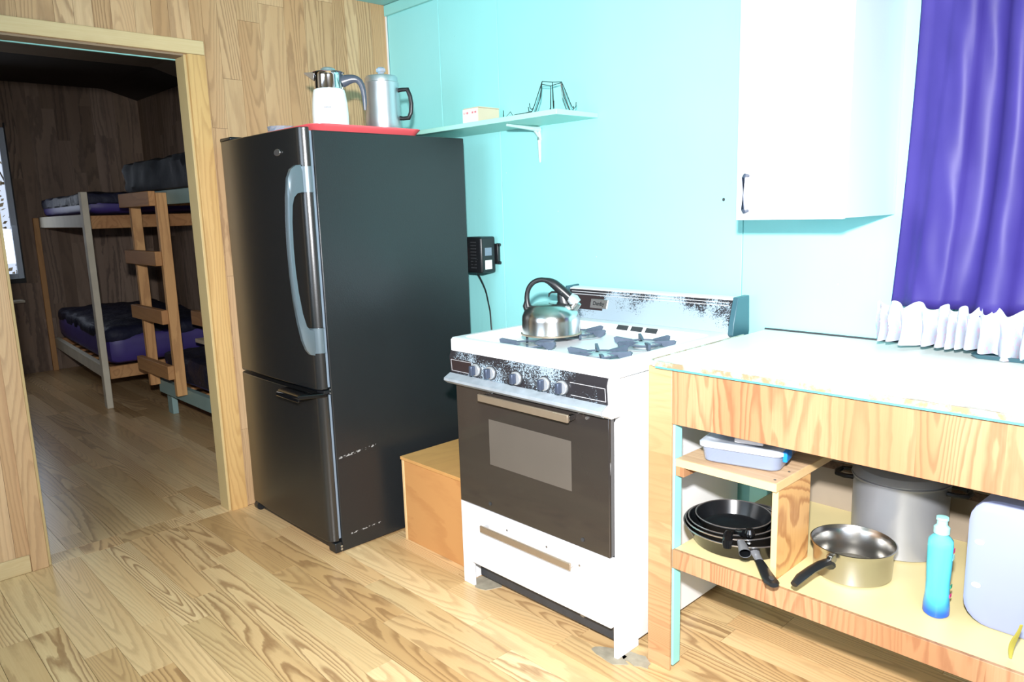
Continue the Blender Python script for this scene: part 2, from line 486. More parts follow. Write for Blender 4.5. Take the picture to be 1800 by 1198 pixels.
XB = -4.45           # far wall of the bunk room
YB = 0.257           # right wall of the bunk room
XR = 4.40; YF = -4.0 # unseen right and back walls of the kitchen
DY0, DY1, DH = -1.735, -1.003, 1.979

# ------------------------------------------------------------------ structure
floor = struct('floor', B().box(XB-0.1, XR+0.1, YF-0.1, YB+0.1, -0.06, -0.004), M['ceil_dark'])
def planks(x0, x1, y0, y1, wid, mat, lmin, lmax, seed):
    rnd = random.Random(seed)
    y = y0
    while y < y1-1e-4:
        ye = min(y+wid, y1)
        x = x0 - rnd.uniform(0, lmin)
        while x < x1:
            xe = x + rnd.uniform(lmin, lmax)
            a, b_ = max(x, x0), min(xe, x1)
            if b_-a > 0.01:
                g = 0.0006
                obj('plank', B().box(a+g, b_-g, y+g, ye-g, -0.006, rnd.uniform(-0.0006, 0.0)), mat, floor)
            x = xe
        y = ye
planks(0.0, 3.6, -2.47, -0.002, 0.0935, 'floor', 0.45, 1.25, 3)
planks(XB, -0.105, -2.30, YB, 0.0935, 'floor_b', 0.6, 1.5, 5)
rnd = random.Random(11)
x = -1.74; 
while x < -1.0:           # filler strip across the doorway
    ln = rnd.uniform(0.08, 0.2); xe = min(x+ln, -1.0)
    obj('plank', B().box(-0.1045, -0.0006, x+0.0006, xe-0.0006, -0.006, -0.0003), 'floor', floor)
    x = xe
# grey adhesive residue under the stove's feet
def blob(cx, cy, sx, sy, seed):
    rr = random.Random(seed)
    pts = [(cx+sx*(0.75+0.4*rr.random())*math.cos(2*PI*i/14), cy+sy*(0.75+0.4*rr.random())*math.sin(2*PI*i/14)) for i in range(14)]
    return B().prism(pts, -0.0005, 0.002, 'z')
for a in ((1.36, -0.66, 0.06, 0.05, 1), (1.95, -0.70, 0.06, 0.035, 2), (2.02, -0.665, 0.05, 0.03, 3)):
    obj('floor_residue', blob(*a), 'residue', floor)

# kitchen / bunk room partition
wl = struct('wall_left', B().box(-0.0875, -0.006, DY1, YB+0.1, 0, 2.52).box(-0.0875, -0.006, YF, DY0, 0, 2.52).box(-0.0875, -0.006, DY0, DY1, DH, 2.52), 'wall_dark')
def vplanks(y0, y1, z0, z1, seed, parent):
    rr = random.Random(seed)
    y = y1
    while y > y0+1e-4:
        wd = rr.choice((0.065, 0.085, 0.1, 0.12)); ye = max(y-wd, y0)
        if ye-y0 < 0.03: ye = y0
        z = z0 - rr.uniform(0, 0.6)
        while z < z1:
            zn = z + rr.uniform(0.5, 1.3)
            a, c_ = max(z, z0), min(zn, z1)
            if c_-a > 0.02:
                obj('panel_strip', B().box(-0.006, rr.uniform(-0.0008, 0.0), ye+0.0005, y-0.0005, a+0.0005, c_-0.0005), 'wall_wood', parent)
            z = zn
        y = ye
vplanks(DY1+0.03, -0.002, 0.0, 2.32, 21, wl)
vplanks(DY0, DY1+0.03, DH, 2.32, 22, wl)
vplanks(-2.6, DY0, 0.0, 2.32, 23, wl)
obj('corner_strip', B().box(0.0, 0.006, -0.008, -0.001, 0, 2.27), M['carton_label'], wl)
# doorway trim
t = struct('trim_1', B().box(-0.0875, 0.0, DY1-0.001, DY1+0.0, 0, DH).box(0.0, 0.012, DY1-0.001, DY1+0.071, 0.0, DH), 'trim_wood', 0.002)
obj('jamb_board', B().box(-0.090, 0.0, DY1-0.013, DY1-0.001, 0, DH-0.001), 'jamb', t, 0.002)
t = struct('trim_2', B().box(0.0, 0.013, -2.6, DY1+0.071, DH+0.001, DH+0.056), 'trim_wood_y', 0.002)
obj('jamb_board', B().box(-0.090, 0.0, DY0+0.003, DY1-0.014, DH-0.008, DH-0.0005), 'ceil_mid', t)
obj('teal_edge', B().box(-0.100, -0.090, DY0, DY1, DH-0.012, DH+0.01), 'teal_trim', t)
t = struct('trim_3', B().box(0.0, 0.010, DY0-0.055, DY0+0.001, 0.0, DH), 'wall_wood', 0.002)
obj('jamb_board', B().box(-0.090, 0.0, DY0+0.0005, DY0+0.012, 0, DH-0.009), 'jamb', t, 0.002)
struct('baseboard_left', B().box(0.0, 0.009, -2.6, DY0-0.057, 0.0, 0.068), 'trim_wood_y', 0.002)

# teal back wall: plywood panels butted with visible seams, hole behind the curtain
WX0, WX1, WZ0, WZ1 = 2.60, 3.45, 1.06, 2.02
wb = struct('wall_back', B().box(-0.0875, WX0, 0.006, 0.1, 0, 2.52).box(WX1, XR+0.1, 0.006, 0.1, 0, 2.52)
            .box(WX0, WX1, 0.006, 0.1, 0, WZ0).box(WX0, WX1, 0.006, 0.1, WZ1, 2.52), 'teal')
for a, c_ in ((0.008, 0.408), (0.408, 0.800), (0.800, 1.958), (1.958, WX0)):
    obj('wall_panel', B().box(a+0.0012, c_-0.0012, 0.0, 0.006, 0.0, 2.315), 'teal', wb, 0.0015)
obj('wall_panel', B().box(WX1, XR, 0.0, 0.006, 0.0, 2.315), 'teal', wb, 0.0015)
obj('wall_panel', B().box(WX0+0.001, WX1-0.001, 0.0, 0.006, 0.0, WZ0), 'teal', wb, 0.0015)
obj('wall_panel', B().box(WX0+0.001, WX1-0.001, 0.0, 0.006, WZ1, 2.315), 'teal', wb, 0.0015)
struct('trim_4', B().box(0.001, XR, -0.014, -0.0003, 2.268, 2.318), 'teal_trim', 0.002)
for px_, pz_ in ((0.83, 1.47), (1.13, 1.30), (2.28, 1.06), (1.33, 1.12)):
    obj('nail_dimple', B().disc_y((px_, -0.0004, pz_), 0.0022, 0.0008, 8), 'bracket', wb)
obj('wall_hole', B().disc_y((1.885, -0.0005, 1.325), 0.005, 0.0012, 12, 0.006), 'dark_grey', wb)

w1 = struct('window_1', B().box(WX0, WX0+0.03, 0.01, 0.06, WZ0, WZ1).box(WX1-0.03, WX1, 0.01, 0.06, WZ0, WZ1)
            .box(WX0+0.03, WX1-0.03, 0.01, 0.06, WZ0, WZ0+0.03).box(WX0+0.03, WX1-0.03, 0.01, 0.06, WZ1-0.03, WZ1), 'white_plastic')
obj('pane', B().box(WX0+0.03, WX1-0.03, 0.03, 0.034, WZ0+0.03, WZ1-0.03), 'glass', w1)
struct('trim_5', B().box(2.475, 3.56, -0.020, -0.0003, 0.915, 0.965), 'teal_trim', 0.002)

struct('wall_right', B().box(XR, XR+0.1, YF, 0.0, 0, 0.9).box(XR, XR+0.1, YF, 0.0, 2.0, 2.52).box(XR, XR+0.1, YF, -3.3, 0.9, 2.0).box(XR, XR+0.1, -1.8, 0.0, 0.9, 2.0), 'wall_wood')
struct('wall_front', B().box(-0.0875, XR+0.1, YF-0.1, YF, 0, 0.9).box(-0.0875, XR+0.1, YF-0.1, YF, 2.1, 2.52)
       .box(-0.0875, 0.7, YF-0.1, YF, 0.9, 2.1).box(2.5, XR+0.1, YF-0.1, YF, 0.9, 2.1), 'wall_wood')
struct('ceiling', B().box(-0.0875, XR+0.1, YF-0.1, 0.1, 2.32, 2.36), 'ceil_teal')

# bunk room shell
BWY0, BWY1, BWZ0, BWZ1 = -1.75, -0.85, 0.845, 2.12
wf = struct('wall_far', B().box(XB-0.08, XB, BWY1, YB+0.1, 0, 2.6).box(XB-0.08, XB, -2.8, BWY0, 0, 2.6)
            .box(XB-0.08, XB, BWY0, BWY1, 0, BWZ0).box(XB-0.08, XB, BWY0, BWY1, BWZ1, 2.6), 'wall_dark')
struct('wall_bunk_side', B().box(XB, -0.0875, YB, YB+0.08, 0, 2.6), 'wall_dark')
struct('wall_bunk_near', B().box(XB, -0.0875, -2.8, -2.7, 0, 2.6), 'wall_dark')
cd = struct('ceiling_bunk', B().add([(XB, -2.8, 2.505), (-3.17, -2.8, 2.505), (-3.17, -0.03, 2.505), (XB, -0.03, 2.505), (-3.17, YB, 2.42), (XB, YB, 2.42),
                                 (XB, -2.8, 2.56), (-3.17, -2.8, 2.56), (-3.17, YB, 2.56), (XB, YB, 2.56)],
                                [(0,1,2,3), (3,2,4,5), (6,9,8,7), (0,6,7,1), (0,3,5,9,6), (1,7,8,4,2), (5,4,8,9)]), 'ceil_dark')
obj('ceiling_panel', B().add([(-3.168, -2.8, 2.50), (-0.088, -2.8, 2.50), (-0.088, -0.03, 2.50), (-3.168, -0.03, 2.50), (-0.088, YB, 2.415), (-3.168, YB, 2.415),
                              (-3.168, -2.8, 2.56), (-0.088, -2.8, 2.56), (-0.088, YB, 2.56), (-3.168, YB, 2.56)],
                             [(0,1,2,3), (3,2,4,5), (6,9,8,7), (0,6,7,1), (0,3,5,9,6), (1,7,8,4,2), (5,4,8,9)]), 'ceil_mid', cd)
w2 = struct('window_2', B().box(XB, XB+0.03, BWY1-0.045, BWY1, BWZ0, BWZ1).box(XB, XB+0.03, BWY0, BWY0+0.045, BWZ0, BWZ1)
            .box(XB, XB+0.03, BWY0+0.045, BWY1-0.045, BWZ0, BWZ0+0.045).box(XB, XB+0.03, BWY0+0.045, BWY1-0.045, BWZ1-0.045, BWZ1), 'win_frame', 0.003)
obj('window_casing', B().box(XB, XB+0.018, BWY1+0.0005, BWY1+0.012, BWZ0-0.04, BWZ1+0.04).box(XB, XB+0.018, BWY0, BWY1, BWZ0-0.04, BWZ0-0.0005), 'black', w2)
obj('pane', B().box(XB+0.004, XB+0.008, BWY0+0.045, BWY1-0.045, BWZ0+0.045, BWZ1-0.045), 'glass', w2)
o = obj('wall_ledge', B().box(XB, XB+0.16, -1.5, -0.895, 0.645, 0.665), 'white_lumber', None, 0.003)
tag(o, 'small white ledge on the bunk room wall under the window', 'shelf')

# outdoors seen through the bunk room window
struct('ground', B().box(-14, XB-0.08, -8, 6, -0.5, -0.4), 'ground')
def bush(x, y, h, seed, label):
    rr = random.Random(seed)
    t = thing('leafless_bush', label, 'bush', (x, y, -0.4), 'bushes outside the bunk room window')
    b = B()
    for i in range(16):
        a = rr.uniform(0, 2*PI); s_ = rr.uniform(0.15, 0.5)
        b.tube([(x, y, -0.4), (x+s_*0.5*math.cos(a), y+s_*0.5*math.sin(a), h*0.4), (x+s_*1.3*math.cos(a), y+s_*1.3*math.sin(a), h*rr.uniform(0.7, 1.0))], [0.03, 0.018, 0.006], 5)
    obj('stem', b, 'bark', t)
    b = B()
    for i in range(1400):
        p = Vector((x+rr.gauss(0, 0.5), y+rr.gauss(0, 0.5), rr.uniform(0.0, h)))
        d1 = Vector((rr.uniform(-1,1), rr.uniform(-1,1), rr.uniform(-1,1))).normalized()*rr.uniform(0.02, 0.05)
        d2 = d1.cross(Vector((rr.uniform(-1,1), rr.uniform(-1,1), rr.uniform(-1,1)))).normalized()*0.025
        b.add([p-d1, p+d2, p+d1, p-d2], [(0,1,2,3)])
    o = obj('foliage', b, 'leaf', t); o['kind'] = 'stuff'
bush(-7.6, 0.2, 2.6, 1, 'brown bush outside the bunk room window, standing farther right')
bush(-8.6, -3.9, 2.9, 2, 'brown bush outside the bunk room window, standing farther left')

# ------------------------------------------------------------------ bunk beds
def skew(pts_y):   # bunk 1 stands a few degrees off the wall line
    return pts_y
B1X0, B1X1 = -4.43, -2.56
ang = math.atan2(-0.80-(-0.685), B1X1-B1X0)
def b1(u, v_, z):   # u along the long rail from the far wall, v into the bed
    return (B1X0 + u*math.cos(ang) - v_*math.sin(ang), -0.685 + u*math.sin(ang) + v_*math.cos(ang), z)
def b1box(b, u0, u1, v0, v1, z0, z1):
    return b.add([b1(u0,v0,z0), b1(u1,v0,z0), b1(u1,v1,z0), b1(u0,v1,z0), b1(u0,v0,z1), b1(u1,v0,z1), b1(u1,v1,z1), b1(u0,v1,z1)],
                 [(0,3,2,1),(4,5,6,7),(0,1,5,4),(1,2,6,5),(2,3,7,6),(3,0,4,7)])
LN = 1.873
t = thing('bunk_bed', 'wooden bunk bed with a pale front post, against the far bunk room wall', 'bed', (-3.5, -0.3, 0), 'bunk beds')
for z0, z1 in ((1.275, 1.365), (0.205, 0.295)):
    lab(obj('long_rail', b1box(B(), 0.0, LN-0.0, 0.0, 0.038, z0, z1), 'white_lumber', t, 0.003), 'pale rail')
    obj('end_rail', b1box(B(), LN-0.038, LN, 0.04, 0.89, z0-0.01, z1-0.01), 'lumber', t, 0.003)
    obj('end_rail', b1box(B(), 0.0, 0.038, 0.04, 0.86, z0-0.01, z1-0.01), 'lumber', t, 0.003)
    for k in range(7):
        obj('bed_slat', b1box(B(), 0.15+k*0.26, 0.24+k*0.26, 0.04, 0.86, z0+0.01, z0+0.028), 'lumber', t)
lab(obj('post', b1box(B(), LN+0.001, LN+0.075, -0.02, 0.022, 0.0, 1.515), 'white_lumber', t, 0.004), 'pale front post')
obj('post', b1box(B(), -0.012, 0.026, -0.045, -0.002, 0.0, 1.36), 'lumber_z', t, 0.003)
obj('post', b1box(B(), LN+0.001, LN+0.039, 0.80, 0.885, 0.0, 1.36), 'lumber_z', t, 0.003)

t = thing('bunk_bed', 'bunk bed with pale blue painted rails, behind the ladder beside the doorway', 'bed', (-1.1, -0.2, 0), 'bunk beds')
B2X0, B2X1 = -2.05, -0.14
for z0, z1 in ((1.405, 1.49), (0.155, 0.245)):
    lab(obj('long_rail', B().box(B2X0, B2X1, -0.60, -0.562, z0, z1), 'blue_lumber', t, 0.003), 'pale blue painted rail')
    obj('end_rail', B().box(B2X0, B2X0+0.038, -0.56, 0.24, z0, z1), 'lumber', t, 0.003)
    obj('end_rail', B().box(B2X1-0.038, B2X1, -0.56, 0.24, z0, z1), 'lumber', t, 0.003)
    for k in range(7):
        obj('bed_slat', B().box(B2X0+0.1+k*0.26, B2X0+0.19+k*0.26, -0.56, 0.24, z0+0.01, z0+0.028), 'lumber', t)
lab(obj('leg', B().box(-2.045, -1.96, -0.558, -0.52, 0, 0.153), 'blue_lumber', t, 0.003), 'pale blue leg')
obj('leg', B().box(-0.23, -0.145, -0.558, -0.52, 0, 0.153), 'lumber_z', t, 0.003)
for px_ in (-2.045, -0.195):
    obj('post', B().box(px_, px_+0.05, 0.20, 0.25, 0, 1.404), 'lumber_z', t, 0.003)

# ladder
t = thing('bunk_ladder', 'wooden ladder of four boards leaning on the nearer bunk bed', 'ladder', (-1.8, -0.65, 0.2))
for x0 in (-2.045, -1.565):
    obj('ladder_rail', B().box(x0, x0+0.038, -0.665, -0.602, 0.215, 1.475), 'lumber_z', t, 0.003)
for z1 in (1.485, 1.125, 0.765, 0.415):
    lab(obj('rung', B().box(-2.10, -1.53, -0.706, -0.666, z1-0.088, z1), 'lumber', t, 0.004), 'short brown board rung')

def soft_box(x0, x1, y0, y1, z0, z1, r, nx=26, ny=14, nz=5, amp=0.012, seed=0, tf=None):
    """rounded cushion-like box with gentle lumps"""
    b = B(); idx = {}; vs = []; fs = []
    def vert(i, j, k):
        key = (i, j, k)
        if key in idx: return idx[key]
        p = Vector((x0+(x1-x0)*i/nx, y0+(y1-y0)*j/ny, z0+(z1-z0)*k/nz))
        q = Vector((min(max(p.x, x0+r), x1-r), min(max(p.y, y0+r), y1-r), min(max(p.z, z0+r), z1-r)))
        d = p-q
        if d.length > 1e-6: p = q + d.normalized()*r
        nn = noise.noise(p*7+Vector((seed*9, 0, 0)))*amp + noise.noise(p*18+Vector((seed*5, 3, 0)))*amp*0.6
        if k > 0:
            p += (d.normalized() if d.length > 1e-6 else Vector((0, 0, 1)))*nn
        if tf: p = Vector(tf(p))
        idx[key] = len(vs); vs.append(tuple(p)); return idx[key]
    for i in range(nx):
        for j in range(ny):
            for k in (0, nz): fs.append((vert(i,j,k), vert(i+1,j,k), vert(i+1,j+1,k), vert(i,j+1,k)))
    for i in range(nx):
        for k in range(nz):
            for j in (0, ny): fs.append((vert(i,j,k), vert(i+1,j,k), vert(i+1,j,k+1), vert(i,j,k+1)))
    for j in range(ny):
        for k in range(nz):
            for i in (0, nx): fs.append((vert(i,j,k), vert(i,j+1,k), vert(i,j+1,k+1), vert(i,j,k+1)))
    return b.add(vs, fs)
tf1 = lambda p: b1(p.x, p.y, p.z)
def mattress(label, x0, x1, y0, y1, z0, z1, r, low, top, seed, tf=None, split=0.55):
    c = Vector(((x0+x1)/2, (y0+y1)/2, z0)); c = Vector(tf(c)) if tf else c
    t = thing('mattress', label, 'mattress', tuple(c), 'mattresses on the bunks')
    obj('sheet', soft_box(x0, x1, y0+(0.03 if split < 0 else 0.004), y1, z0, z1-0.02, r, seed=seed, tf=tf, amp=0.004), low, t, smooth=True)
    obj('quilt', soft_box(x0+0.05, x1+0.004, y0-0.006, y1-0.01, z0+(z1-z0)*split, z1+0.012, (z1-z0)*0.18, seed=seed+3, tf=tf, amp=0.022, nx=40, ny=20), top, t, smooth=True)
mattress('navy mattress with purple ends on the far bunk, upper berth', 0.06, LN+0.04, 0.025, 0.86, 1.367, 1.50, 0.05, 'purple_sheet', 'quilt', 1, tf1, 0.45)
mattress('purple-sided mattress under a shiny navy quilt on the far bunk, lower berth', 0.06, LN+0.05, 0.028, 0.86, 0.297, 0.56, 0.07, 'purple_sheet', 'quilt', 2, tf1, 0.6)
mattress('thick dark teal quilted mattress on the blue-railed bunk, upper berth', -2.28, -0.16, -0.62, 0.22, 1.492, 1.67, 0.08, 'purple_sheet', 'teal_quilt', 3, None, -0.02)
mattress('dark mattress on the blue-railed bunk behind the ladder, lower berth', -2.03, -0.16, -0.575, 0.22, 0.247, 0.43, 0.06, 'purple_sheet', 'quilt', 4, None, 0.15)

t = thing('wooden_step', 'small wooden step of pale and brown boards standing on the lower bunk', 'step', (-1.9, -0.2, 0.44))
obj('side_board', B().box(-1.99, -1.95, -0.28, -0.24, 0.470, 0.86), 'seat_wood', t, 0.003)
obj('side_board', B().box(-1.62, -1.58, -0.28, -0.24, 0.470, 0.86), 'seat_wood', t, 0.003)
obj('cross_board', B().box(-2.10, -1.50, -0.322, -0.283, 0.58, 0.68), 'lumber', t, 0.003)
lab(obj('foot_block', B().box(-2.02, -1.50, -0.34, -0.22, 0.462, 0.490), 'seat_wood', t, 0.003), 'pale foot board')

# ------------------------------------------------------------------ fridge
FX0, FX1 = 0.063, 0.757
t = thing('refrigerator', 'tall black refrigerator with lower freezer door, between doorway and stove', 'refrigerator', (0.41, -0.55, 0))
obj('cabinet_body', B().box(FX0, FX1, -0.883, -0.175, 0.004, 1.614), 'fridge_side', t, 0.004)
def door_prof(y_front, bulge=0.008, r=0.034):
    p = []
    p += [(FX1, -0.895)]
    p += [(FX1-r+r*math.cos(R(a)), y_front+r-r*math.sin(R(a))*1.0) for a in range(0, 91, 12)]
    for i in range(1, 8):
        s_ = i/8; p.append((FX1-r-(FX1-FX0-2*r)*s_, y_front-bulge*math.sin(PI*s_)))
    p += [(FX0+r-r*math.sin(R(a)), y_front+r-r*math.cos(R(a))) for a in range(0, 91, 12)]
    p += [(FX0, -0.895)]
    return p
d1 = obj('upper_door', B().prism(door_prof(-0.932), 0.664, 1.624, 'z'), 'fridge_door', t, 0.003, True)
d2 = obj('freezer_door', B().prism(door_prof(-0.932), 0.052, 0.645, 'z'), 'fridge_door', t, 0.003, True)
obj('door_gasket', B().box(FX0+0.01, FX1-0.006, -0.894, -0.884, 0.67, 1.612).box(FX0+0.01, FX1-0.006, -0.894, -0.884, 0.06, 0.64), 'gasket', t)
obj('hinge_cap', B().box(FX0-0.002, FX0+0.10, -0.925, -0.80, 1.625, 1.640), 'black', t, 0.006)
obj('hinge_bracket', B().box(FX1-0.05, FX1+0.002, -0.915, -0.885, 0.648, 0.660), 'black', t, 0.001)
for z in (0.662, 0.648):
    obj('screw', B().disc_x((FX1+0.003, -0.889, z), 0.0035, 0.002, 8), 'silver', t)
for z in (0.030, 0.018):
    obj('screw', B().disc_x((FX1+0.003, -0.889, z), 0.005, 0.003, 8), 'silver', t)
obj('hinge_bracket', B().box(FX1-0.05, FX1+0.001, -0.915, -0.885, 0.006, 0.046), 'black', t, 0.003)
obj('base_grille', B().box(FX0+0.03, FX1-0.055, -0.90, -0.885, 0.006, 0.048), 'black', t, 0.003)
obj('foot', B().disc_x((FX0+0.02, -0.905, 0.021), 0.0205, 0.03, 16), 'black', t)
b = B().disc_y((0.592, -0.9395, 1.545), 0.024, 0.004, 24, 0.0125)
lg = lab(obj('badge', b, 'silver', d1, 0.001), 'small oval silver badge')
# bow handle
hx = 0.735
outer = [(-0.930,1.492),(-0.950,1.490),(-0.970,1.476),(-0.984,1.445),(-0.993,1.38),(-0.999,1.30),(-1.002,1.20),(-1.001,1.10),(-0.996,1.01),(-0.987,0.93),(-0.975,0.86),(-0.962,0.822),(-0.948,0.803),(-0.930,0.798)]
inner = [(-0.930,0.892),(-0.946,0.897),(-0.958,0.912),(-0.970,0.96),(-0.980,1.04),(-0.985,1.12),(-0.986,1.20),(-0.983,1.29),(-0.977,1.35),(-0.968,1.378),(-0.954,1.392),(-0.930,1.397)]
b = B(); vs = []; fs = []
oi = [outer[min(int(round(k*(len(outer)-1)/13)), len(outer)-1)] for k in range(14)]
ii = [inner[::-1][min(int(round(k*(len(inner)-1)/13)), len(inner)-1)] for k in range(14)]
for (oy, oz), (iy, iz) in zip(oi, ii):
    vs += [(hx-0.014, iy, iz), (hx-0.014, oy*0.75+iy*0.25, oz*0.75+iz*0.25), (hx-0.008, oy, oz), (hx+0.008, oy, oz), (hx+0.014, oy*0.75+iy*0.25, oz*0.75+iz*0.25), (hx+0.014, iy, iz)]
K = 6
for i in range(13):
    for k in range(K): fs.append((i*K+k, i*K+(k+1) % K, (i+1)*K+(k+1) % K, (i+1)*K+k))
fs += [tuple(range(K)), tuple(13*K+k for k in range(K-1, -1, -1))]
hd = lab(obj('door_handle', b.add(vs, fs), 'fridge_handle', d1, 0, True), 'long grey bowed handle')
for z0, z1 in ((1.395, 1.487), (0.805, 0.90)):
    p = [(FX1+0.006, -0.905)] + [(FX1+0.006-0.04+0.04*math.cos(R(a)), -0.938+0.04-0.04*math.sin(R(a))) for a in range(0, 91, 15)] + [(0.715, -0.938), (0.715, -0.93), (0.73, -0.92), (FX1, -0.902)]
    lab(obj('handle_mount', B().prism(p, z0, z1, 'z'), 'fridge_handle', d1, 0.002, True), 'grey handle mount wrapped round the door edge')
# freezer pull
prof = [(-0.932, 0.645), (-0.955, 0.652), (-0.985, 0.650), (-0.998, 0.640), (-1.000, 0.624), (-0.992, 0.621), (-0.986, 0.634), (-0.955, 0.638), (-0.932, 0.632)]
obj('freezer_handle', B().prism(prof, 0.535, 0.712, 'x').prism([(0.705, -0.998), (0.712, -0.998), (0.735, -0.95), (0.757, -0.91), (0.757, -0.895), (0.745, -0.90), (0.705, -0.95)], 0.634, 0.650, 'z'), 'black_gloss', d2, 0.004, True)
o = obj('paper_bit', B().box(0.0,0.0,0,0,0,0).add([],[]) if False else B().obox((0.33, -0.60, 1.6142), 0.02, 0.015, 0.001, 0.3), 'white_plastic', t)
bpy.data.objects.remove(o)

# things on the fridge
t = thing('serving_tray', 'red plastic tray on top of the black refrigerator', 'tray', (0.5, -0.6, 1.615))
b = B()
def rrect(x0, x1, y0, y1, r, n=5):
    return arc(x1-r, y0+r, r, -90, 0, n)+arc(x1-r, y1-r, r, 0, 90, n)+arc(x0+r, y1-r, r, 90, 180, n)+arc(x0+r, y0+r, r, 180, 270, n)
def loft(b, rings, close_bottom=True, close_top=False):
    n_ = len(rings[0][0]); vs = []; fs = []
    for pts, z in rings:
        vs += [(p[0], p[1], z) for p in pts]
    for i in range(len(rings)-1):
        for k in range(n_): fs.append((i*n_+k, i*n_+(k+1) % n_, (i+1)*n_+(k+1) % n_, (i+1)*n_+k))
    if close_bottom: fs.append(tuple(range(n_-1, -1, -1)))
    if close_top: fs.append(tuple((len(rings)-1)*n_+k for k in range(n_)))
    return b.add(vs, fs)
TX0, TX1, TY0, TY1 = 0.32, 0.735, -0.86, -0.36
loft(b, [(rrect(TX0+.02, TX1-.02, TY0+.02, TY1-.02, .04), 1.6155), (rrect(TX0+.006, TX1-.006, TY0+.006, TY1-.006, .05), 1.632), (rrect(TX0, TX1, TY0, TY1, .05), 1.640), (rrect(TX0, TX1, TY0, TY1, .05), 1.6425),
         (rrect(TX0+.012, TX1-.012, TY0+.012, TY1-.012, .04), 1.640), (rrect(TX0+.024, TX1-.024, TY0+.024, TY1-.024, .035), 1.618)], True, True)
obj('tray_body', b, 'red', t, 0, True)

JX, JY, JZ = 0.655, -0.742, 1.6185
t = thing('coffee_carafe', 'white carafe with shiny steel collar and slate grey handle, on the red tray', 'carafe', (JX, JY, JZ))
obj('body', B().lathe([(0, 0), (0.060, 0), (0.064, 0.004), (0.067, 0.03), (0.067, 0.07), (0.0645, 0.11), (0.060, 0.145), (0.057, 0.155), (0.054, 0.157), (0, 0.157)], (JX, JY, JZ), 40), 'white_plastic', t, 0, True)
obj('collar', B().lathe([(0.052, 0.1575), (0.0535, 0.160), (0.052, 0.205), (0.056, 0.214), (0.060, 0.217), (0.057, 0.219), (0.050, 0.212), (0.050, 0.154)], (JX, JY, JZ), 40), 'chrome', t, 0, True)
obj('lid', B().lathe([(0, 0.205), (0.047, 0.206), (0.047, 0.217), (0.030, 0.221), (0.026, 0.232), (0.018, 0.236), (0, 0.236)], (JX, JY, JZ), 32), 'alum', t, 0, True)
dl = Vector((-0.66, -0.75, 0)).normalized()     # spout direction, towards photo left
def along(c, d, pts):
    return [(c[0]+d.x*a, c[1]+d.y*a, c[2]+z) for a, z in pts]
perp = Vector((-dl.y, dl.x, 0))
b = B()
c0 = Vector((JX, JY, JZ))
vs = [c0+dl*0.048+perp*0.026+Vector((0,0,0.185)), c0+dl*0.048-perp*0.026+Vector((0,0,0.185)), c0+dl*0.086+perp*0.006+Vector((0,0,0.213)), c0+dl*0.086-perp*0.006+Vector((0,0,0.213)),
      c0+dl*0.046+perp*0.030+Vector((0,0,0.216)), c0+dl*0.046-perp*0.030+Vector((0,0,0.216)), c0+dl*0.088+perp*0.008+Vector((0,0,0.219)), c0+dl*0.088-perp*0.008+Vector((0,0,0.219))]
obj('spout', b.add(vs, [(0,2,3,1), (0,4,6,2), (1,3,7,5), (2,6,7,3), (0,1,5,4), (4,5,7,6)]), 'chrome', t, 0.001)
obj('handle', B().tube(along(c0, -dl, bez((0.050, 0.185), (0.10, 0.20), (0.135, 0.215), (0.130, 0.08), 14)), [0.022, 0.021, 0.019, 0.017, 0.0155, 0.014, 0.013, 0.012, 0.012, 0.011, 0.011, 0.010, 0.009, 0.008, 0.005], 10, 0.75, upv=tuple(perp)), 'grey_plastic', t, 0, True)
for k in range(5):
    obj('printed_mark', B().obox((JX+0.047+k*0.0034, JY-0.0495+k*0.0034, JZ+0.083), 0.003, 0.001, 0.006, R(45)), 'gasket', t)

PX, PY, PZ = 0.58, -0.452, 1.6185
t = thing('coffee_percolator', 'tall aluminium percolator with black loop handle, on the red tray', 'percolator', (PX, PY, PZ))
obj('pot', B().lathe([(0, 0), (0.071, 0), (0.0735, 0.004), (0.0715, 0.10), (0.0695, 0.212), (0.0705, 0.216), (0.0685, 0.218), (0, 0.218)], (PX, PY, PZ), 44), 'alum', t, 0, True)
obj('lid', B().lathe([(0.066, 0.2185), (0.066, 0.236), (0.062, 0.242), (0.03, 0.249), (0, 0.250)], (PX, PY, PZ), 40), 'alum', t, 0, True)
obj('lid_knob', B().lathe([(0, 0.2505), (0.012, 0.251), (0.012, 0.256), (0.019, 0.262), (0.019, 0.272), (0.012, 0.278), (0, 0.279)], (PX, PY, PZ), 20), 'dish_glass', t, 0, True)
dr = Vector((0.80, 0.60, 0)).normalized()
c0 = Vector((PX, PY, PZ))
obj('handle', B().tube(along(c0, dr, [(0.068, 0.185), (0.085, 0.187), (0.108, 0.187)] + [(0.118, 0.16), (0.122, 0.13), (0.118, 0.095)] + [(0.108, 0.075), (0.085, 0.074), (0.070, 0.076)]), [0.009, 0.008, 0.0095, 0.009, 0.009, 0.009, 0.0095, 0.008, 0.009], 10, 0.8, upv=(-dr.y, dr.x, 0)), 'black', t, 0.0, True)

t = thing('glass_dish', 'small faceted glass dish on the refrigerator, left of the red tray', 'dish', (0.26, -0.74, 1.6155))
b = B()
loft(b, [([(0.26+r*math.cos(2*PI*(i+o_)/12), -0.74+r*math.sin(2*PI*(i+o_)/12)) for i in range(12)], z) for r, o_, z in ((0.035, 0, 1.6155), (0.050, 0.5, 1.635), (0.056, 0, 1.660), (0.060, 0.5, 1.678), (0.052, 0.5, 1.678), (0.040, 0, 1.64), (0.03, 0, 1.624))], True, True)
obj('dish_body', b, 'dish_glass', t)

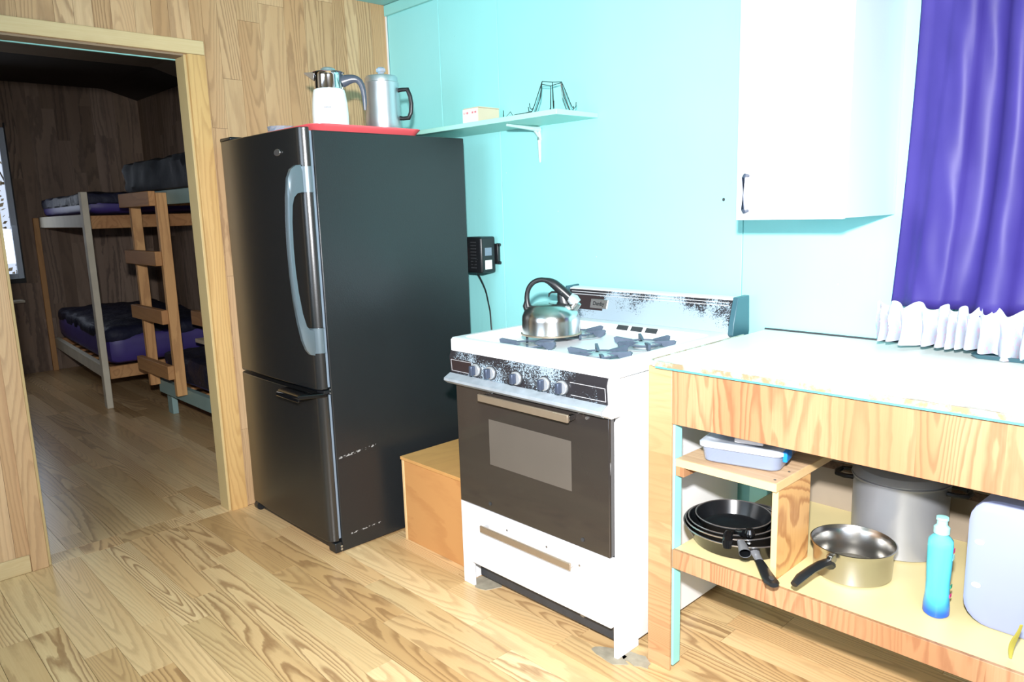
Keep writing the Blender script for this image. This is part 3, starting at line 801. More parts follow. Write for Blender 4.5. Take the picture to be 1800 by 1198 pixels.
# ------------------------------------------------------------------ wall shelf and what stands on it
t = thing('wall_shelf', 'long pale mint shelf on a bracket above the refrigerator', 'shelf', (0.7, -0.1, 1.65))
obj('shelf_board', B().box(0.008, 1.345, -0.235, -0.0008, 1.646, 1.665), 'shelf_teal', t, 0.002)
def bracket(x):
    b = B().tube([(x, -0.008, 1.632), (x, -0.06, 1.634), (x, -0.19, 1.640)], [0.012, 0.008, 0.005], 8)
    b.tube([(x, -0.0075, 1.638), (x, -0.0075, 1.59), (x, -0.0065, 1.52), (x, -0.006, 1.50)], [0.012, 0.009, 0.0065, 0.004], 8)
    b.tube([(x, -0.012, 1.605), (x, -0.04, 1.633)], 0.006, 6)
    obj('bracket', b, 'bracket', t, 0, True)
bracket(1.04); bracket(0.25)

t = thing('small_carton', 'small tan carton with a white printed end, on the wall shelf', 'box', (0.785, -0.1, 1.666))
obj('carton_body', B().box(0.735, 0.832, -0.155, -0.035, 1.6655, 1.733), 'carton', t, 0.001)
obj('label', B().box(0.736, 0.831, -0.1565, -0.1552, 1.667, 1.732), 'carton_label', t)
obj('lid_flap', B().box(0.735, 0.834, -0.15, -0.036, 1.7335, 1.737), 'carton', t)
for k, (dx, w_) in enumerate(((0.744, 0.004), (0.757, 0.003), (0.763, 0.010), (0.795, 0.010), (0.812, 0.012))):
    obj('print', B().box(dx, dx+w_, -0.1575, -0.1567, 1.712, 1.720), 'pink_print', t)

t = thing('wire_rack', 'dark wire mug rack with small hooks at the end of the wall shelf', 'rack', (1.225, -0.125, 1.666))
cx, cy, cz = 1.222, -0.125, 1.6665
N6 = 6
top = [(cx+0.042*math.cos(2*PI*i/N6+0.3), cy+0.042*math.sin(2*PI*i/N6+0.3), cz+0.112+0.004*math.sin(i*2.1)) for i in range(N6)]
obj('top_ring', B().tube(top+[top[0]], 0.0016, 5), 'wire', t)
obj('base_ring', B().tube([(cx+0.075*math.cos(2*PI*i/24), cy+0.075*math.sin(2*PI*i/24), cz+0.002) for i in range(25)], 0.0016, 5), 'wire', t)
for i in range(N6):
    a = 2*PI*i/N6+0.3; ca, sa = math.cos(a), math.sin(a)
    f = lambda r, z: (cx+r*ca, cy+r*sa, cz+z)
    obj('hook_leg', B().tube([top[i], f(0.055, 0.085), f(0.078, 0.03), f(0.084, 0.018), f(0.092, 0.012), f(0.099, 0.018), f(0.101, 0.034)], 0.0017, 5)
        .tube([top[i], f(0.05, 0.06), f(0.075, 0.002)], 0.0015, 5), 'wire', t)
o = obj('flat_lid', B().lathe([(0, 0.0), (0.05, 0.0), (0.052, 0.006), (0, 0.006)], (1.135, -0.165, 1.6658), 24, 1.3, 0.9), 'dark_grey', None, 0, True)
tag(o, 'flat dark grey lid lying under the wire rack', 'lid')
o = obj('bent_wire', B().tube([(1.05, -0.16, 1.668), (0.99, -0.12, 1.70), (0.965, -0.14, 1.668), (0.98, -0.15, 1.703), (1.0, -0.17, 1.669), (0.96, -0.18, 1.669), (1.09, -0.17, 1.675), (1.13, -0.14, 1.685)], 0.0015, 5), 'wire', None)
tag(o, 'bent piece of dark wire between the carton and the wire rack', 'wire')

# battery charger hung on the wall
t = thing('battery_charger', 'black battery charger with an orange catch hung on the teal wall', 'charger', (0.71, -0.01, 1.035))
obj('charger_body', B().box(0.655, 0.765, -0.105, -0.018, 1.038, 1.198), 'black', t, 0.010, seg=3)
obj('wall_bracket', B().box(0.70, 0.775, -0.017, -0.0008, 1.075, 1.165), 'black', t, 0.002)
for z in (1.16, 1.08):
    obj('bracket_screw', B().tube([(0.762, -0.009, z), (0.783, -0.009, z)], 0.007, 8), 'black', t)
lab(obj('catch', B().box(0.657, 0.674, -0.113, -0.1055, 1.095, 1.15), 'orange', t, 0.002), 'orange catch')
obj('status_label', B().box(0.7655, 0.7665, -0.085, -0.045, 1.115, 1.15), 'gasket', t)
lab(obj('rating_label', B().box(0.7655, 0.7665, -0.085, -0.045, 1.055, 1.095), 'white_plastic', t), 'white label')
for k in range(9):
    obj('vent_slot', B().box(0.695, 0.70+0.03, -0.1065, -0.1052, 1.06+k*0.014, 1.065+k*0.014), 'dark_grey', t)
obj('power_cord', B().tube(bez((0.745, -0.109, 1.10), (0.70, -0.14, 1.10), (0.715, -0.06, 1.02), (0.705, -0.03, 0.94), 10)+[(0.705, -0.012, 0.86), (0.715, -0.012, 0.72), (0.715, -0.012, 0.5)], 0.0035, 6), 'black', t, 0, True)

# ------------------------------------------------------------------ plywood box
t = thing('plywood_box', 'low plywood box on the floor between refrigerator and stove', 'box', (1.05, -0.4, 0))
obj('front_board', B().box(0.850, 1.262, -0.635, -0.623, 0.0, 0.338), 'ply', t, 0.001)
lab(obj('side_board', B().box(0.836, 0.849, -0.637, -0.12, 0.0, 0.338), 'pine_edge', t, 0.001), 'pale plywood edge')
obj('side_board', B().box(1.250, 1.262, -0.622, -0.12, 0.0, 0.338), 'ply', t, 0.001)
obj('back_board', B().box(0.850, 1.249, -0.132, -0.12, 0.0, 0.338), 'ply', t, 0.001)
obj('top_board', B().box(0.834, 1.263, -0.641, -0.118, 0.339, 0.352), 'ply_top', t, 0.001)

# ------------------------------------------------------------------ stove
SX0, SX1 = 1.283, 1.980
t = thing('gas_stove', 'white gas stove with dark glass oven door and four burners', 'stove', (1.63, -0.4, 0))
obj('side_panel', B().box(SX0, SX0+0.016, -0.690, -0.03, 0.022, 0.850), 'white_enamel', t, 0.002)
obj('side_panel', B().box(SX1-0.016, SX1, -0.690, -0.03, 0.022, 0.850), 'white_enamel', t, 0.002)
obj('oven_box', B().box(SX0+0.0165, SX1-0.0165, -0.665, -0.035, 0.10, 0.845), 'white_enamel', t)
obj('front_leg', B().box(SX0, SX0+0.055, -0.702, -0.691, 0.0, 0.31).box(SX0, SX0+0.016, -0.6905, -0.60, 0.0, 0.0215), 'white_enamel', t, 0.002)
obj('front_leg', B().box(SX1-0.016, SX1, -0.702, -0.691, 0.0, 0.31).box(SX1-0.014, SX1, -0.6905, -0.60, 0.0, 0.0215), 'white_enamel', t, 0.002)
lab(obj('kick_plate', B().box(SX0+0.05, SX1-0.017, -0.664, -0.655, 0.028, 0.099), 'dark_grey', t, 0.001), 'dark grey kick plate')
obj('flaked_patch', blob(0, 0, 0.016, 0.012, 9), 'residue', t)
fp = bpy.context.scene.objects['flaked_patch']; fp.matrix_parent_inverse = WM[t.name].inverted() @ Matrix.Translation((1.815, -0.665, 0.068)) @ Matrix.Rotation(PI/2, 4, 'X')
# cooktop with recessed well
CX0, CX1, CY0, CY1 = 1.288, 1.992, -0.726, -0.10
b = B()
o1 = rrect(CX0, CX1, CY0, CY1, 0.012); 
i1 = rrect(CX0+0.03, CX1-0.03, CY0+0.03, CY1-0.085, 0.03); i2 = rrect(CX0+0.05, CX1-0.05, CY0+0.05, CY1-0.115, 0.03)
loft(b, [(o1, 0.852), (o1, 0.888), (rrect(CX0+0.004, CX1-0.004, CY0+0.004, CY1-0.004, 0.012), 0.895), (rrect(CX0+0.012, CX1-0.012, CY0+0.012, CY1-0.012, 0.012), 0.897), (i1, 0.896), (i2, 0.862)], True, True)
ct = obj('cooktop', b, 'white_enamel', t, 0, True)
for k in range(3):
    obj('vent_slot', B().prism([(-0.1895, 0.8945), (-0.1905, 0.8965), (-0.202, 0.883), (-0.2005, 0.881)], 1.585+k*0.062, 1.632+k*0.062, 'x'), 'dark_grey', ct)
# burners
def burner(x, y):
    b = B().lathe([(0.030, 0.0), (0.075, 0.0), (0.08, 0.003), (0.078, 0.005), (0.045, 0.002), (0.030, 0.002)], (x, y, 0.8625), 32)
    bo = lab(obj('burner', b, 'burner', t, 0, True), 'round aluminium burner with four-armed grey grate')
    obj('burner_cap', B().lathe([(0, 0.004), (0.036, 0.004), (0.038, 0.010), (0.034, 0.016), (0.020, 0.019), (0, 0.019)], (x, y, 0.8605), 28), 'burner', bo, 0, True)
    for k in range(6):
        a = 2*PI*k/6 + 0.26
        ca, sa = math.cos(a), math.sin(a)
        px, py = -sa*0.0042, ca*0.0042
        pr = [(0.026, 0.882), (0.045, 0.887), (0.066, 0.889), (0.098, 0.8925), (0.106, 0.889), (0.100, 0.874), (0.090, 0.866), (0.076, 0.866), (0.062, 0.874), (0.045, 0.879)]
        vs = [(x+r_*ca+s_*px, y+r_*sa+s_*py, z_) for s_ in (-1, 1) for r_, z_ in pr]
        n_ = len(pr)
        fs = [tuple(range(n_)), tuple(range(2*n_-1, n_-1, -1))]+[(i, i+n_, (i+1) % n_+n_, (i+1) % n_) for i in range(n_)]
        obj('grate_arm', B().add(vs, fs), 'grate', bo)
    obj('grate_ring', B().tube([(x+0.060*math.cos(2*PI*i/24), y+0.060*math.sin(2*PI*i/24), 0.8775) for i in range(25)], 0.003, 6), 'grate', bo, 0, True)
for p in ((1.525, -0.592), (1.815, -0.575), (1.812, -0.345), (1.505, -0.315)):
    burner(*p)
# backguard
bgp = [(-0.100, 0.896), (-0.128, 0.896), (-0.098, 1.004), (-0.080, 1.008), (-0.045, 1.008), (-0.045, 0.896)]
bk = obj('backguard', B().prism(bgp, 1.275, 1.990, 'x'), 'white_enamel', t, 0.002)
obj('backguard_face', B().add([(1.278, -0.1295, 0.897), (1.988, -0.1295, 0.897), (1.988, -0.1005, 1.001), (1.278, -0.1005, 1.001), (1.278, -0.126, 0.897), (1.988, -0.126, 0.897), (1.988, -0.0985, 1.001), (1.278, -0.0985, 1.001)],
    [(0,1,2,3), (4,7,6,5), (0,4,5,1), (1,5,6,2), (2,6,7,3), (3,7,4,0)]), 'worn_back', bk)
def on_bg(x0, x1, f0, f1, d=0.0008):
    def p(x, f, e): return (x, -0.1295+0.029*f-e, 0.897+0.104*f-e*0.2)
    return B().add([p(x0,f0,d), p(x1,f0,d), p(x1,f1,d), p(x0,f1,d), p(x0,f0,-0.001), p(x1,f0,-0.001), p(x1,f1,-0.001), p(x0,f1,-0.001)], [(0,1,2,3), (4,7,6,5), (0,4,5,1), (1,5,6,2), (2,6,7,3), (3,7,4,0)])
for f0 in (0.82, 0.91):
    obj('silver_line', on_bg(1.29, 1.975, f0, f0+0.02), 'print_line', bk)
obj('dark_print', on_bg(1.29, 1.455, 0.30, 0.80, 0.0003), 'print_dark', bk)
nm = obj('name_plate', on_bg(1.395, 1.475, 0.38, 0.70, 0.003), 'silver', bk, 0.0008)
def text_obj(s, size, M4, mat, parent, name='lettering'):
    c = bpy.data.curves.new(name, 'FONT'); c.body = s; c.size = size; c.extrude = 0.0003; c.align_x = 'CENTER'; c.align_y = 'CENTER'
    c.resolution_u = 2
    to = bpy.data.objects.new(name, c); COL.objects.link(to)
    dg = bpy.context.evaluated_depsgraph_get(); me = bpy.data.meshes.new_from_object(to.evaluated_get(dg))
    bpy.data.objects.remove(to)
    me.transform(M4); me.materials.clear(); me.materials.append(M[mat])
    o = bpy.data.objects.new(name, me); link(o, parent); return o
tilt = math.atan2(0.104, 0.029)
text_obj('Danby', 0.021, Matrix.Translation((1.435, -0.1295+0.029*0.54-0.0040, 0.897+0.104*0.54)) @ Matrix.Rotation(tilt, 4, 'X'), 'black', t)
for nx0, nx1 in ((1.990, 2.010), (1.262, 1.274)):
    lab(obj('end_cap', B().prism([(-0.140, 0.893), (-0.135, 0.93), (-0.110, 1.012), (-0.04, 1.014), (-0.035, 0.90), (-0.04, 0.880), (-0.10, 0.878), (-0.132, 0.885)], nx0+0.0005, nx1, 'x'), 'teal_plastic', bk, 0.002), 'dark blue-grey end cap')
# control panel
SP = [(-0.700, 0.8515), (-0.718, 0.8515), (-0.726, 0.829), (-0.722, 0.776), (-0.752, 0.760), (-0.752, 0.752), (-0.738, 0.742), (-0.700, 0.742)]
cp = obj('control_panel', B().prism(SP, 1.284, 1.965, 'x'), 'worn_panel', t, 0.0008)
lab(obj('panel_end', B().prism([(p[0]-0.001, p[1]) for p in SP], 1.9655, 1.992, 'x'), 'white_enamel', t, 0.002), 'white end of the control panel')
obj('panel_lip', B().prism([(-0.7255, 0.7745), (-0.7535, 0.7605), (-0.7545, 0.7515), (-0.740, 0.7410), (-0.735, 0.7410), (-0.735, 0.76)], 1.2835, 1.9648, 'x'), 'lip_metal', t, 0.0008)
def on_cp(x0, x1, z0, z1, d=0.0012):
    def p(x, z, e): return (x, -0.722-0.004*(z-0.776)/0.053-e, z)
    return B().add([p(x0,z0,d), p(x1,z0,d), p(x1,z1,d), p(x0,z1,d), p(x0,z0,-0.001), p(x1,z0,-0.001), p(x1,z1,-0.001), p(x0,z1,-0.001)], [(0,1,2,3), (4,7,6,5), (0,4,5,1), (1,5,6,2), (2,6,7,3), (3,7,4,0)])
obj('dark_print', on_cp(1.289, 1.395, 0.779, 0.824, 0.0006), 'print_dark', cp)
obj('silver_line', on_cp(1.292, 1.40, 0.8195, 0.821).add(*(lambda q: (q.v, q.f))(on_cp(1.292, 1.40, 0.7815, 0.783))).add(*(lambda q: (q.v, q.f))(on_cp(1.2915, 1.293, 0.7815, 0.821))), 'print_line', cp)
obj('silver_line', on_cp(1.83, 1.958, 0.8195, 0.821).add(*(lambda q: (q.v, q.f))(on_cp(1.83, 1.958, 0.7815, 0.783))).add(*(lambda q: (q.v, q.f))(on_cp(1.9575, 1.959, 0.7815, 0.821))), 'print_line', cp)
for kx in (1.421, 1.493, 1.611, 1.730, 1.801):
    k = obj('knob', B().disc_y((kx, -0.730, 0.801), 0.0205, 0.010, 28), 'knob', t, 0.001)
    obj('knob_skirt', B().disc_y((kx, -0.7255, 0.801), 0.0235, 0.004, 28), 'dark_grey', k)
    obj('knob_grip', B().box(kx-0.007, kx+0.007, -0.754, -0.7355, 0.785, 0.817), 'knob_grip', k, 0.003)
# oven door
od = obj('oven_door', B().box(1.300, 1.964, -0.716, -0.692, 0.318, 0.738), 'oven_glass', t, 0.003)
obj('oven_window', B().box(1.462, 1.822, -0.7166, -0.7161, 0.485, 0.64), 'oven_window', od)
lab(obj('door_handle', B().box(1.452, 1.842, -0.753, -0.745, 0.706, 0.730), 'gold_bar', od, 0.0015), 'flat bronze-grey handle bar')
for hx_ in (1.458, 1.830):
    obj('handle_post', B().box(hx_, hx_+0.012, -0.7448, -0.7165, 0.710, 0.726), 'chrome', od, 0.001)
for hx_ in (1.455, 1.862):
    obj('screw', B().disc_y((hx_, -0.7175, 0.345), 0.006, 0.002, 12), 'dark_grey', od)
obj('screw', B().disc_y((1.885, -0.718, 0.722), 0.005, 0.004, 12), 'silver', od)
dw = obj('storage_drawer', B().box(1.340, 1.9635, -0.712, -0.692, 0.096, 0.314), 'white_enamel', t, 0.003)
lab(obj('drawer_handle', B().box(1.424, 1.830, -0.741, -0.734, 0.243, 0.266), 'gold_bar', dw, 0.0015), 'flat bronze-grey handle bar')
for hx_ in (1.43, 1.815):
    obj('handle_post', B().box(hx_, hx_+0.010, -0.7338, -0.7125, 0.248, 0.262), 'silver', dw, 0.001)
for sx_ in (1.53, 1.71, 1.845):
    obj('screw', B().disc_y((sx_, -0.713, 0.272 if sx_ < 1.8 else 0.256), 0.004, 0.002, 10), 'silver', dw)

# kettle
KX, KY, KZ = 1.508, -0.458, 0.893
t = thing('tea_kettle', 'steel whistling kettle with black arched handle on the stove', 'kettle', (KX, KY, KZ))
obj('kettle_body', B().lathe([(0, 0), (0.097, 0), (0.1, 0.003), (0.099, 0.008), (0.0985, 0.05), (0.0975, 0.062), (0.091, 0.079), (0.075, 0.095), (0.050, 0.106), (0.02, 0.111), (0, 0.112)], (KX, KY, KZ), 56), 'kettle', t, 0, True)
lab(obj('base_ring', B().lathe([(0.0985, 0.0), (0.1035, 0.001), (0.1035, 0.005), (0.0985, 0.007)], (KX, KY, KZ), 56), 'gold_bar', t, 0, True), 'copper-coloured base rim')
dk = Vector((0.86, 0.51, 0)).normalized(); pk = Vector((-dk.y, dk.x, 0))
c0 = Vector((KX, KY, KZ))
hp = along(c0, dk, bez((-0.078, 0.088), (-0.10, 0.175), (-0.035, 0.205), (0.015, 0.168), 14)) + along(c0, dk, [(0.030, 0.155), (0.050, 0.138), (0.070, 0.120)])
obj('handle', B().tube(hp, [0.012, 0.010, 0.009] + [0.0085]*9 + [0.011, 0.014, 0.016, 0.017, 0.017, 0.016], 10, 1.0, upv=tuple(pk)), 'black', t, 0, True)
obj('handle_mount', B().tube(along(c0, dk, [(0.045, 0.098), (0.040, 0.125), (0.035, 0.150)]), [0.020, 0.017, 0.012], 10, 0.7, upv=tuple(pk)), 'black', t, 0, True)
obj('handle_mount', B().tube(along(c0, dk, [(-0.082, 0.075), (-0.088, 0.095), (-0.086, 0.11)]), [0.010, 0.010, 0.006], 8, 1.2, upv=tuple(pk)), 'black', t, 0, True)
obj('trigger', B().tube(along(c0, dk, [(0.028, 0.142), (0.005, 0.142), (-0.004, 0.136), (-0.006, 0.126)]), [0.004, 0.004, 0.0035, 0.002], 6), 'black', t, 0, True)
obj('spout', B().tube(along(c0, dk, [(0.068, 0.078), (0.084, 0.098), (0.090, 0.108)]), [0.018, 0.017, 0.017], 14), 'steel', t, 0, True)
lab(obj('spout_cap', B().tube(along(c0, dk, [(0.066, 0.124), (0.080, 0.115), (0.092, 0.104)]), [0.016, 0.020, 0.016], 14), 'knob', t, 0, True), 'pale metal spout cap')
obj('rivet', B().lathe([(0, 0), (0.003, 0), (0, 0.002)], (KX+dk.x*0.04-pk.x*0.0165, KY+dk.y*0.04-pk.y*0.0165, KZ+0.142), 8), 'silver', t)

# ------------------------------------------------------------------ counter
CR = 3.55
t = thing('kitchen_counter', 'open wooden counter unit with wood-grain fascia, right of the stove', 'counter', (2.8, -0.35, 0))
lab(obj('front_post', B().box(2.044, 2.119, -0.643, -0.634, 0.0, 0.8845), 'post_wood', t, 0.001), 'wood-grain front post')
lab(obj('post_core', B().box(2.060, 2.124, -0.633, -0.598, 0.014, 0.884), 'teal_trim', t, 0.002), 'teal painted post core')
obj('front_post', B().box(CR-0.095, CR, -0.643, -0.634, 0.0, 0.8845), 'post_wood', t, 0.001)
obj('post_core', B().box(CR-0.08, CR-0.01, -0.633, -0.598, 0.0, 0.884), 'teal_trim', t, 0.002)
lab(obj('fascia_board', B().box(2.1195, CR-0.0955, -0.643, -0.634, 0.733, 0.8845), 'fascia', t, 0.001), 'broad wood-grain fascia board')
obj('shelf_fascia', B().box(2.1245, CR-0.0955, -0.643, -0.632, 0.320, 0.374), 'fascia', t, 0.001)
obj('lower_shelf', B().box(2.125, CR-0.08, -0.6315, -0.06, 0.354, 0.3725), 'pale_shelf', t, 0.001)
obj('back_post', B().box(2.060, 2.124, -0.10, -0.062, 0.0, 0.884), 'teal_trim', t, 0.002)
obj('back_post', B().box(CR-0.08, CR-0.01, -0.10, -0.062, 0.0, 0.884), 'teal_trim', t, 0.002)
obj('top_rail', B().box(2.125, CR-0.081, -0.10, -0.062, 0.82, 0.884), 'beige_board', t, 0.002)
us = obj('upper_shelf', B().box(2.126, 2.412, -0.628, -0.16, 0.613, 0.634), 'shelf_top', t, 0.001)
obj('shelf_edge', B().box(2.126, 2.412, -0.6315, -0.6285, 0.613, 0.634), 'pine_edge', us)
obj('shelf_end_edge', B().box(2.4122, 2.4155, -0.6315, -0.16, 0.613, 0.634), 'pine_edge', us)
obj('shelf_cleat', B().box(2.1245, 2.150, -0.628, -0.16, 0.585, 0.612), 'fascia', t)
for q in (-0.606, -0.53):
    obj('screw_hole', B().lathe([(0, 0), (0.0035, 0), (0.0035, 0.0006), (0, 0.0006)], (2.398, q, 0.6342), 8), 'dark_grey', us)
dv = lab(obj('divider_board', B().box(2.398, 2.4125, -0.612, -0.435, 0.3728, 0.6125), 'fir', t, 0.001), 'fir plywood divider with strong grain')
obj('divider_edge', B().box(2.3975, 2.4130, -0.6155, -0.6125, 0.3728, 0.6125), 'pine_edge', dv)
obj('back_board', B().box(2.125, CR-0.081, -0.060, -0.052, 0.52, 0.88), 'beige_board', t)
obj('back_board', B().box(2.125, CR-0.081, -0.060, -0.040, 0.35, 0.495), 'beige_board', t)
lab(obj('chipped_edge', B().box(2.125, CR-0.081, -0.062, -0.045, 0.4955, 0.5195), 'chip_board', t), 'rough chipped board edge')
obj('mint_patch', B().box(2.20, 2.25, -0.0635, -0.0605, 0.545, 0.585), 'teal_trim', t)
obj('black_cleat', B().box(2.175, 2.187, -0.067, -0.0605, 0.555, 0.60), 'black', t)

t = thing('countertop', 'white worn laminate countertop with teal-edged rim', 'countertop', (2.8, -0.33, 0.886))
b = B()
def ctop(x0, y0, r):
    return arc(x0+r, y0+r, r, 270, 180, 6)
pf = [(CR+0.02, -0.650)] + ctop(2.050, -0.650, 0.030) + [(2.050, -0.004), (CR+0.02, -0.004)]
obj('top_board', B().prism(pf, 0.8862, 0.9000, 'z'), 'counter', t, 0.003)
rim = [(CR+0.02, -0.655)] + arc(2.045+0.034, -0.655+0.034, 0.034, 270, 180, 6) + [(2.045, -0.14)]
rin = [(CR+0.02, -0.6505)] + arc(2.045+0.034, -0.655+0.034, 0.0295, 270, 180, 6) + [(2.0495, -0.14)]
n_ = len(rim); vs = [(p[0], p[1], z) for z in (0.8855, 0.9015) for p in rim+rin]
fs = []
for i in range(n_-1):
    fs += [(i, i+1, 2*n_+i+1, 2*n_+i), (n_+i, 3*n_+i, 3*n_+i+1, n_+i+1), (2*n_+i, 2*n_+i+1, 3*n_+i+1, 3*n_+i), (i, n_+i, n_+i+1, i+1)]
fs += [(0, 2*n_, 3*n_, n_), (n_-1, 2*n_-1, 4*n_-1, 3*n_-1)]
lab(obj('edge_band', B().add(vs, fs), 'counter_edge', t, 0.001), 'worn teal and cream edging')
lab(obj('teal_edge_line', B().box(2.075, CR+0.02, -0.6568, -0.6552, 0.8835, 0.8880), 'teal_line', t), 'thin teal painted line')
obj('back_caulk', B().tube([(2.05, -0.006, 0.9025), (2.6, -0.006, 0.9025), (3.5, -0.006, 0.9025)], 0.0035, 6), 'dark_grey', t)

# ------------------------------------------------------------------ things on the shelves
# nested frying pans
def pan(cx, cy, z0, r, h, label, handle=None, ht='tube'):
    t = thing('frying_pan', label, 'frying pan', (cx, cy, z0), 'nested frying pans')
    rb = r*0.82
    obj('pan_body', B().lathe([(0, 0), (rb-0.01, 0), (rb, 0.004), (r-0.004, h-0.004), (r, h)], (cx, cy, z0), 56), 'pan_out', t, 0, True)
    obj('pan_lining', B().lathe([(r, h), (r-0.003, h+0.001), (r-0.0055, h-0.004), (rb-0.002, 0.008), (rb-0.012, 0.004), (0, 0.004)], (cx, cy, z0), 56), 'pan_in', t, 0, True)
    obj('rim', B().lathe([(r-0.0035, h+0.0003), (r-0.0015, h+0.0022), (r+0.0008, h+0.001), (r+0.0004, h-0.001)], (cx, cy, z0), 56), 'silver', t, 0, True)
    return t
PZ0 = 0.3735
t = pan(2.232, -0.462, PZ0, 0.159, 0.052, 'largest black frying pan at the bottom of the nested stack', None)
a = Vector((0.218, -0.238, 0)).normalized()
def hpts(cx, cy, z, a, L_):
    return [(cx+a.x*d, cy+a.y*d, z+dz) for d, dz in L_]
obj('handle_bracket', B().tube(hpts(2.232, -0.462, PZ0, a, [(0.146, 0.036), (0.165, 0.034), (0.195, 0.034)]), [0.013, 0.011, 0.010], 10, 0.6), 'steel_dull', t, 0, True)
hb = B().tube(hpts(2.232, -0.462, PZ0, a, [(0.190, 0.034), (0.215, 0.034), (0.25, 0.033), (0.285, 0.033), (0.310, 0.034), (0.326, 0.036)]), [0.010, 0.012, 0.014, 0.0165, 0.018, 0.011], 12, 0.5)
lab(obj('handle', hb, 'black', t, 0, True), 'black grip with a hanging hole')
e = hpts(2.232, -0.462, PZ0, a, [(0.303, 0.0422)])[0]
obj('hanging_hole', B().lathe([(0, 0), (0.006, 0), (0.006, 0.0016), (0, 0.0016)], e, 14, 1.0, 1.7, math.atan2(a.y, a.x)+PI/2), 'dark_grey', t)
t = pan(2.224, -0.486, PZ0+0.014, 0.134, 0.053, 'second largest black frying pan in the nested stack, its hollow steel handle ferrule bare')
a = Vector((0.60, -0.80, 0)).normalized()
obj('ferrule', B().tube(hpts(2.224, -0.486, PZ0+0.014, a, [(0.128, 0.046), (0.165, 0.050), (0.205, 0.050)]), [0.010, 0.012, 0.0155], 14, 0.75, caps=False), 'steel_dull', t, 0, True)
obj('ferrule_inside', B().tube(hpts(2.224, -0.486, PZ0+0.014, a, [(0.130, 0.046), (0.165, 0.050), (0.2045, 0.050)]), [0.0085, 0.0105, 0.0135], 14, 0.75, caps=False), 'pan_in', t, 0, True)
obj('rivet', B().lathe([(0, 0), (0.006, 0), (0.004, 0.003), (0, 0.004)], (2.325, -0.590, PZ0+0.064), 10), 'silver', t)
t = pan(2.218, -0.488, PZ0+0.026, 0.120, 0.046, 'third black frying pan in the nested stack, with a short black handle stub')
a = Vector((0.42, -0.90, 0)).normalized()
obj('handle_stub', B().tube(hpts(2.218, -0.488, PZ0+0.026, a, [(0.113, 0.048), (0.130, 0.050), (0.150, 0.040), (0.152, 0.024)]), [0.012, 0.013, 0.013, 0.011], 12, 0.8), 'black_gloss', t, 0, True)
t = pan(2.216, -0.478, PZ0+0.036, 0.104, 0.043, 'smallest black frying pan on top of the nested stack, with a round knob fitting')
obj('handle_stub', B().tube([(2.275, -0.562, PZ0+0.070), (2.290, -0.574, PZ0+0.078), (2.305, -0.578, PZ0+0.082)], [0.010, 0.010, 0.010], 10).lathe([(0, -0.013), (0.010, -0.010), (0.0145, 0), (0.010, 0.010), (0, 0.013)], (2.318, -0.574, PZ0+0.086), 16), 'black_gloss', t, 0, True)

# food containers
def rbox(cx, cy, sx, sy, rz, z0, z1, r, taper=0.0):
    def tr(p): return (cx+p[0]*math.cos(rz)-p[1]*math.sin(rz), cy+p[0]*math.sin(rz)+p[1]*math.cos(rz))
    f = lambda k: [tr(p) for p in rrect(-sx/2+k, sx/2-k, -sy/2+k, sy/2-k, r)]
    return f
GX, GY, GR = 2.262, -0.46, R(12)
t = thing('food_container', 'flat clear plastic food container with a blue clip, on the small upper shelf', 'container', (GX, GY, 0.6345))
f = rbox(GX, GY, 0.215, 0.27, GR, 0, 0, 0.025)
b = B(); loft(b, [(f(0.014), 0.6352), (f(0.008), 0.640), (f(0.003), 0.678), (f(0.005), 0.678), (f(0.0105), 0.641), (f(0.017), 0.6375)], True, True)
obj('container_body', b, 'clear', t, 0, True)
b = B(); loft(b, [(f(0.0), 0.678), (f(-0.003), 0.680), (f(-0.003), 0.689), (f(0.004), 0.693), (f(0.018), 0.6925), (f(0.026), 0.6885)], True, True)
obj('lid', b, 'clear_lid', t, 0, True)
o = obj('clip', B().obox((GX+0.112*math.cos(GR)-(-0.095)*math.sin(GR), GY+0.112*math.sin(GR)+(-0.095)*math.cos(GR), 0.664), 0.012, 0.05, 0.028, GR), 'blue_clip', t, 0.003)
lab(o, 'bright blue side clip')
t = thing('food_container', 'second clear container lying on the lid of the one with the blue clip', 'container', (GX-0.01, GY+0.02, 0.694))
f = rbox(GX-0.012, GY+0.03, 0.165, 0.18, GR, 0, 0, 0.02)
b = B(); loft(b, [(f(0.01), 0.6935), (f(0.004), 0.698), (f(0.0), 0.722), (f(-0.004), 0.723), (f(-0.004), 0.730), (f(0.0), 0.733)], True, True)
obj('container_body', b, 'clear_lid', t, 0, True)
b = B().obox((GX+0.035, GY-0.085, 0.6936), 0.075, 0.035, 0.012, GR)
o = obj('butter_packet', b, 'carton_label', None, 0.003); tag(o, 'small cream packet lying on the container lid', 'packet')

